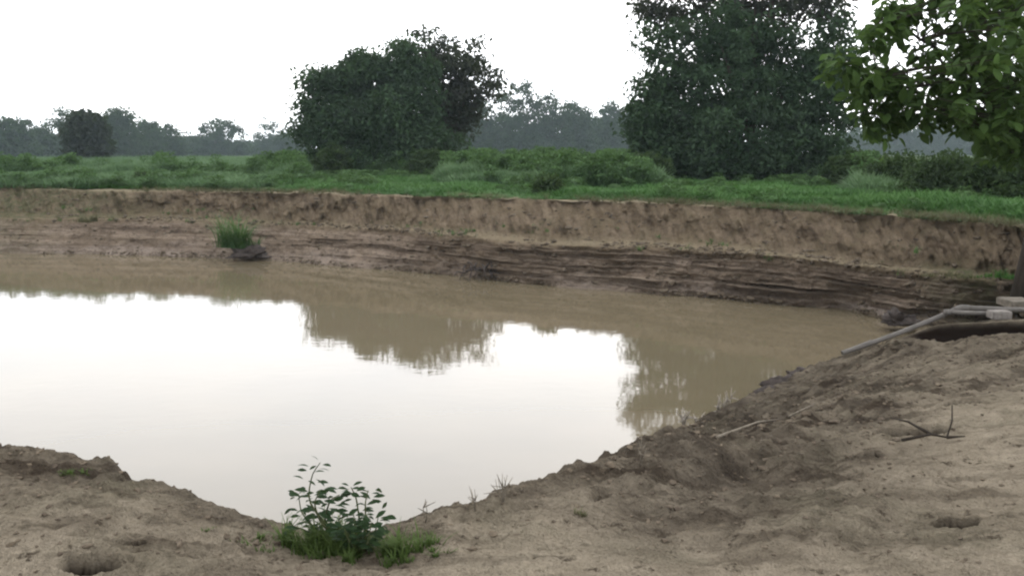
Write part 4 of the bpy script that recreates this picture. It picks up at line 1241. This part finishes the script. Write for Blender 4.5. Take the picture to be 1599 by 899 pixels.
# ------------------------------------------------------------------ foreground sapling with single leaves
def leafy_plant(name, label, base, stems, leaf_len, seed, cat="sapling", leaf_mat="leaf_sapling", npairs=7, wl=0.46, group=None, stem_r=0.006):
    """stems: lists of points relative to base; leaves in alternating pairs, each an object"""
    rng = np.random.default_rng(seed)
    root = empty(name, base, label, cat, group)
    sv, sf = broad_leaf(1.0, wl, 0.3, 0.2, 4)
    proto = None
    for st in stems:
        st = np.asarray(st, float)
        t = np.linspace(0, 1, 14)
        src = np.linspace(0, 1, len(st))
        pts = np.stack([np.interp(t, src, st[:, k]) for k in range(3)], 1)
        pts[1:-1] = (pts[:-2] + 2 * pts[1:-1] + pts[2:]) / 4
        tb = Tubes(6); tb.add(pts, stem_r * (1 - 0.7 * t)); tb.build("stem", M["stem"], root)
        for k in range(npairs):
            f = 0.22 + 0.78 * (k + rng.uniform(-.2, .2)) / max(1, npairs - 1)
            f = min(1.0, max(0.15, f))
            p = np.array([np.interp(f, t, pts[:, q]) for q in range(3)])
            for sgn in (-1, 1):
                if rng.random() < 0.12: continue
                a = rng.uniform(-0.7, 0.7) + (0 if sgn > 0 else math.pi)
                el = rng.uniform(-0.35, 0.55) if f < 0.95 else rng.uniform(0.2, 1.0)
                ax = np.array([math.cos(a) * math.cos(el), math.sin(a) * math.cos(el), math.sin(el)])
                nm = np.array([0, -0.25, 1.0]) + rng.normal(size=3) * 0.35
                R = leaf_frames(ax[None], nm[None])[0]
                ln = leaf_len * rng.uniform(0.7, 1.25)
                if proto is None:
                    lv = proto = mesh_obj("leaf", sv, sf, M[leaf_mat], root, attrs=dict(var=np.full(len(sv), 0.4)), smooth=False)
                else:
                    lv = proto.copy(); COL.objects.link(lv); lv.parent = root
                m = Matrix([list(R[0]), list(R[1]), list(R[2])]).to_4x4() @ Matrix.Diagonal((ln, ln, ln, 1))
                off = ax * ln * rng.uniform(0.1, 0.9)
                m.translation = Vector(p + off)
                lv.matrix_local = m
    return root

def px_stem(base, dist, pts):
    return [D(a, b_, dist + dd) - base for a, b_, dd in pts]
bs = ground_hit(545, 858)
dd = bs[1]
leafy_plant("sapling", "taller left sapling with loose dark leaves against the bright water", bs, [
    px_stem(bs, dd, [(540, 856, 0), (505, 815, 0.02), (480, 780, 0.03), (487, 740, 0.02), (500, 722, 0.0)]),
    px_stem(bs, dd, [(540, 856, 0), (505, 815, 0.0), (515, 780, -0.03), (530, 772, -0.05)]),
    px_stem(bs, dd, [(535, 850, 0), (495, 828, 0.06), (470, 800, 0.1), (466, 770, 0.1)]),
    px_stem(bs, dd, [(535, 850, 0), (500, 815, -0.05), (490, 785, -0.08), (500, 765, -0.1)]),
    px_stem(bs, dd, [(540, 852, 0), (500, 838, 0.0), (472, 825, 0.02), (460, 822, 0.02)])], 0.044, 5, npairs=13)
bs = ground_hit(566, 862)
dd = bs[1]
leafy_plant("sapling", "bushier right sapling with close green leaves above the grass tuft", bs, [
    px_stem(bs, dd, [(566, 862, 0), (562, 815, 0.0), (556, 775, 0.02), (548, 760, 0.0)]),
    px_stem(bs, dd, [(568, 862, 0), (572, 825, -0.03), (570, 785, -0.04), (575, 765, -0.04)]),
    px_stem(bs, dd, [(566, 862, 0), (540, 830, 0.0), (525, 815, 0.03)]),
    px_stem(bs, dd, [(568, 862, 0), (585, 835, 0.02), (592, 800, 0.03)]),
    px_stem(bs, dd, [(566, 862, 0), (556, 835, -0.06), (552, 800, -0.06)]),
    px_stem(bs, dd, [(566, 862, 0), (575, 845, -0.08), (580, 815, -0.1)]),
    px_stem(bs, dd, [(566, 862, 0), (545, 845, -0.05), (538, 825, -0.08)])], 0.042, 6, npairs=14)

# ---- countable tufts and weeds
def grass_tuft(name, label, px, py, height, width, n, mat, seed, cat="grass tuft", group=None, lean=0.7, bw=0.006, pos=None):
    b_ = ground_hit(px, py) if pos is None else np.asarray(pos)
    rng = np.random.default_rng(seed)
    V, Fc, var = [], [], []; k0 = 0
    nc_ = max(3, int(n / 22)); sub = np.stack([rng.normal(size=nc_) * 0.52, rng.normal(size=nc_) * 0.52], 1) * width
    pk = np.minimum(rng.integers(0, nc_, n), rng.integers(0, nc_, n))
    XY = sub[pk] + rng.normal(size=(n, 2)) * width * 0.11
    Q = np.minimum(np.hypot(XY[:, 0], XY[:, 1]), width); BA = np.arctan2(XY[:, 1], XY[:, 0])
    SH = rng.uniform(0.45, 1.15, nc_)[pk]
    X0, Y0 = XY[:, 0], XY[:, 1] * 0.5
    if pos is None: Z0 = ground_z(b_[0] + X0, b_[1] + Y0)
    for _ in range(n):
        a = rng.uniform(0, 2 * math.pi); q = Q[_]
        x0, y0 = X0[_], Y0[_]
        z0 = (Z0[_] - b_[2] if pos is None else 0.0) - 0.01
        h = SH[_] * height * rng.uniform(0.5, 1.1) * (1 - 0.45 * (q / width) ** 2)
        ld = lean * h * rng.uniform(0.3, 1.4)
        dr = np.array([math.cos(a), math.sin(a), 0]); sd = np.array([-dr[1], dr[0], 0])
        vv = rng.random()
        for j in range(5):
            t = j / 4
            c = np.array([x0, y0, z0]) + dr * ld * t * t + np.array([0, 0, h * (t - 0.22 * t * t)])
            w = bw * 0.5 * (1 - t ** 1.6) + 0.0006
            V += [c - sd * w, c + sd * w]; var += [vv * 0.5 + 0.5 * t] * 2
        for j in range(4):
            i = k0 + 2 * j; Fc.append([i, i + 1, i + 3, i + 2])
        k0 += 10
    root = empty(name, b_, label, cat, group)
    bo = mesh_obj("blades", V, np.array(Fc), M[mat], root, attrs=dict(var=np.array(var)), smooth=False); bo["kind"] = "stuff"
    return root
TU = "grass tufts on the near bank"
grass_tuft("grass_tuft", "widest green grass tuft at the foot of the two saplings", 520, 856, 0.17, 0.27, 1050, "grass_tuft", 1, group=TU)
grass_tuft("grass_tuft", "green grass tuft just right of the bushier sapling", 622, 868, 0.15, 0.15, 480, "grass_tuft", 2, group=TU)
grass_tuft("grass_tuft", "grass tuft at the left end of the sapling clump beside the earth edge", 448, 850, 0.15, 0.08, 150, "grass_tuft", 3, group=TU)
grass_tuft("grass_tuft", "small grey green tuft right of the sapling clump on bare soil", 682, 862, 0.08, 0.06, 60, "grass_tuft", 4, group=TU)
grass_tuft("grass_tuft", "sparse low green patch on the left crest above the water", 122, 742, 0.05, 0.10, 110, "grass_tuft", 5, group=TU)
grass_tuft("grass_tuft", "thin low tuft on the left slope above the dark hole", 310, 828, 0.04, 0.07, 60, "grass_tuft", 6, group=TU)
grass_tuft("grass_tuft", "faint grey green tuft in the rough soil below the middle of the right edge", 905, 800, 0.05, 0.09, 70, "grass_dry", 7, group=TU)

# tufts on the far bank
def bank_pt(px, py, z): return P(px, py, z)
grass_tuft("reed_clump", "feathery green reed clump on the ledge of the far bank at left", 0, 0, 1.9, 0.8, 420, "leaf_weed", 31, "reeds", pos=D(366, 386, P(366, 386, -1.75)[1]), lean=0.9, bw=0.03)
grass_tuft("grass_tuft", "olive tuft low on the far bank at the left above a dark hollow", 0, 0, 0.45, 0.7, 160, "grass_dry", 32, pos=D(132, 346, P(132, 346, -1.0)[1]), bw=0.03, lean=0.7)
grass_tuft("grass_tuft", "green grass patch on the right end of the berm near the trunk", 0, 0, 0.22, 0.55, 260, "grass_bright", 33, pos=P(1562, 433, -1.0), bw=0.018)
grass_tuft("grass_tuft", "duller grass patch on the berm left of the bright one", 0, 0, 0.16, 0.75, 220, "grass_dry", 34, pos=P(1490, 432, -1.0), bw=0.018)

def twiggy(name, label, base, stems, mat, cat, group=None, r=0.004):
    root = empty(name, base, label, cat, group)
    tb = Tubes(5)
    for st in stems:
        st = np.asarray(st, float); t = np.linspace(0, 1, len(st))
        tb.add(st, r * (1 - 0.7 * t) + 0.0006)
    tb.build("stems", M[mat], root)
    return root
def sprig(base, n, h, spread, seed, fork=True):
    rng = np.random.default_rng(seed); out = []
    for _ in range(n):
        a = rng.uniform(0, 2 * math.pi); l_ = rng.uniform(0.5, 1.0) * h
        e = np.array([math.cos(a) * spread * rng.random(), math.sin(a) * spread * rng.random(), l_])
        mid = e * 0.5 + rng.normal(size=3) * 0.06 * h
        out.append([(0, 0, -0.02), mid, e])
        if fork:
            for _k in range(2):
                d_ = rng.normal(size=3) * 0.22 * h; d_[2] = abs(d_[2])
                out.append([mid, mid + d_ * 0.6, mid + d_])
    return out
SP = "bare sprigs along the near right edge"
for j, (px, py, h, n, lab) in enumerate([(664, 816, 0.15, 2, "thin bare sprig on the near edge just right of the grass clump"), (742, 798, 0.12, 3, "short bare sprig on the near edge between its two neighbours"), (786, 785, 0.14, 5, "forked bare sprig on the near edge, the bushiest of the row"), (1000, 724, 0.12, 3, "bare sprig on the near edge below the tree reflection")]):
    b_ = ground_hit(px, py)
    twiggy("bare_sprig", lab, b_, sprig(b_, n, h, 0.06, 60 + j), "twig", "sprig", SP, 0.0022)
DW = "pale dry weeds at the water's edge"
for j, (px, py, h, n, lab) in enumerate([(1068, 668, 0.34, 5, "leftmost pale dry weed at the water's edge"), (1090, 664, 0.22, 5, "low spreading pale dry weed in the middle of the row at the water"), (1120, 650, 0.36, 4, "tall pale dry weed right of the low spreading one at the water"), (1138, 640, 0.34, 4, "rightmost slim pale weed at the water beside the dark clods")]):
    b_ = P(px, py, -2.12)
    twiggy("dry_weed", lab, b_, sprig(b_, n, h, 0.15, 80 + j), "dry_weed", "weed", DW, 0.010)
# dead branches
b_ = ground_hit(1478, 690)
twiggy("dead_branch", "dark forked dead branch beside the hole on the right slope", b_, [[(-0.28, -0.02, 0.02), (-0.1, 0, 0.05), (0, 0, 0.03), (0.05, 0.05, 0.12), (0.07, 0.1, 0.2)], [(-0.1, 0, 0.05), (-0.2, 0.08, 0.10), (-0.3, 0.1, 0.12)], [(0, 0, 0.03), (0.12, 0.02, 0.03)]], "dark_bark", "branch", r=0.010)
b_ = ground_hit(1232, 657); e_ = ground_hit(1272, 636)
twiggy("dead_stick", "long pale stick lying on the slope near the water", b_, [[(0, 0, 0.03), (e_ - b_) * 0.5 + np.array([0.03, 0, 0.05]), (e_ - b_) + np.array([0, 0, 0.04])]], "twig", "stick", r=0.013)
b_ = ground_hit(1120, 690); e_ = ground_hit(1225, 660)
twiggy("dead_stick", "thin grey stick lying along the slope below the pale one", b_, [[(0, 0, 0.03), (e_ - b_) * 0.5 + np.array([0.0, 0, 0.06]), (e_ - b_) + np.array([0, 0, 0.03])]], "twig", "stick", r=0.010)
# clods and debris that stand out
CL = "large dark clods along the water's edge"
for j, (px, py, s_, lab) in enumerate([(1182, 616, 0.20, "dark clod at the left end of the row by the water"), (1212, 603, 0.24, "biggest dark clod of the row by the water"), (1250, 585, 0.26, "humped dark clod below the end of the pipe"), (1282, 580, 0.20, "low dark clod right of the humped one below the pipe")]):
    w = P(px, py, -2.0)
    o = lump_mesh("earth_clod", (s_ * 1.3, s_, s_ * 0.75), M["dark_clod"], seed=j + 1, sub=48, rag=0.32, loc=w + np.array([0.1, -0.1, -0.04]))
    tag(o, lab, "clod", CL)
w = P(388, 398, -2.0)
o = lump_mesh("earth_clod", (0.55, 0.35, 0.32), M["dark_clod"], seed=9, sub=48, rag=0.5, loc=w); tag(o, "grey slumped lump of earth at the waterline below the reed clump", "clod")
w = P(1402, 502, -2.0)
o = lump_mesh("earth_clod", (0.32, 0.25, 0.22), M["dark_clod"], seed=12, sub=48, rag=0.5, loc=w); tag(o, "dark lump of earth in the corner of the pond beside the pale mud shelf", "clod")
w = P(752, 424, -1.95)
rr_ = np.random.default_rng(5); rt = []
for k in range(16):
    a = np.array([rr_.uniform(-0.5, 0.5), 0.15, rr_.uniform(0.05, 0.3)]); d_ = np.array([rr_.uniform(-0.6, 0.5), rr_.uniform(-0.5, -0.2), rr_.uniform(-0.35, -0.1)])
    rt.append([a, a + d_ * 0.4 + rr_.normal(size=3) * 0.08, a + d_ * 0.75 + rr_.normal(size=3) * 0.1, a + d_])
twiggy("root_tangle", "dark tangle of roots hanging from the middle of the far bank", w, rt, "dark_clod", "roots", r=0.035)

# ------------------------------------------------------------------ haze
x0 = 930.0
V = np.array([(sx * x0, sy * x0, z) for z in (-4.4, 24.0) for sx, sy in ((-1, -1), (1, -1), (1, 1), (-1, 1))])
Fh = np.array([[0, 3, 2, 1], [4, 5, 6, 7], [0, 1, 5, 4], [1, 2, 6, 5], [2, 3, 7, 6], [3, 0, 4, 7]])
hm = bpy.data.materials.new("haze"); hm.use_nodes = True
ht = hm.node_tree; ht.nodes.clear()
ho = ht.nodes.new("ShaderNodeOutputMaterial"); hv = ht.nodes.new("ShaderNodeVolumePrincipled")
hv.inputs["Color"].default_value = (0.76, 0.90, 1.0, 1)
hv.inputs["Density"].default_value = 0.00027
hv.inputs["Anisotropy"].default_value = 0.2
ht.links.new(hv.outputs[0], ho.inputs["Volume"])
o = mesh_obj("haze", V, Fh, hm, smooth=False)
tag(o, "thin pale evening haze over the whole field", None, None, "stuff")
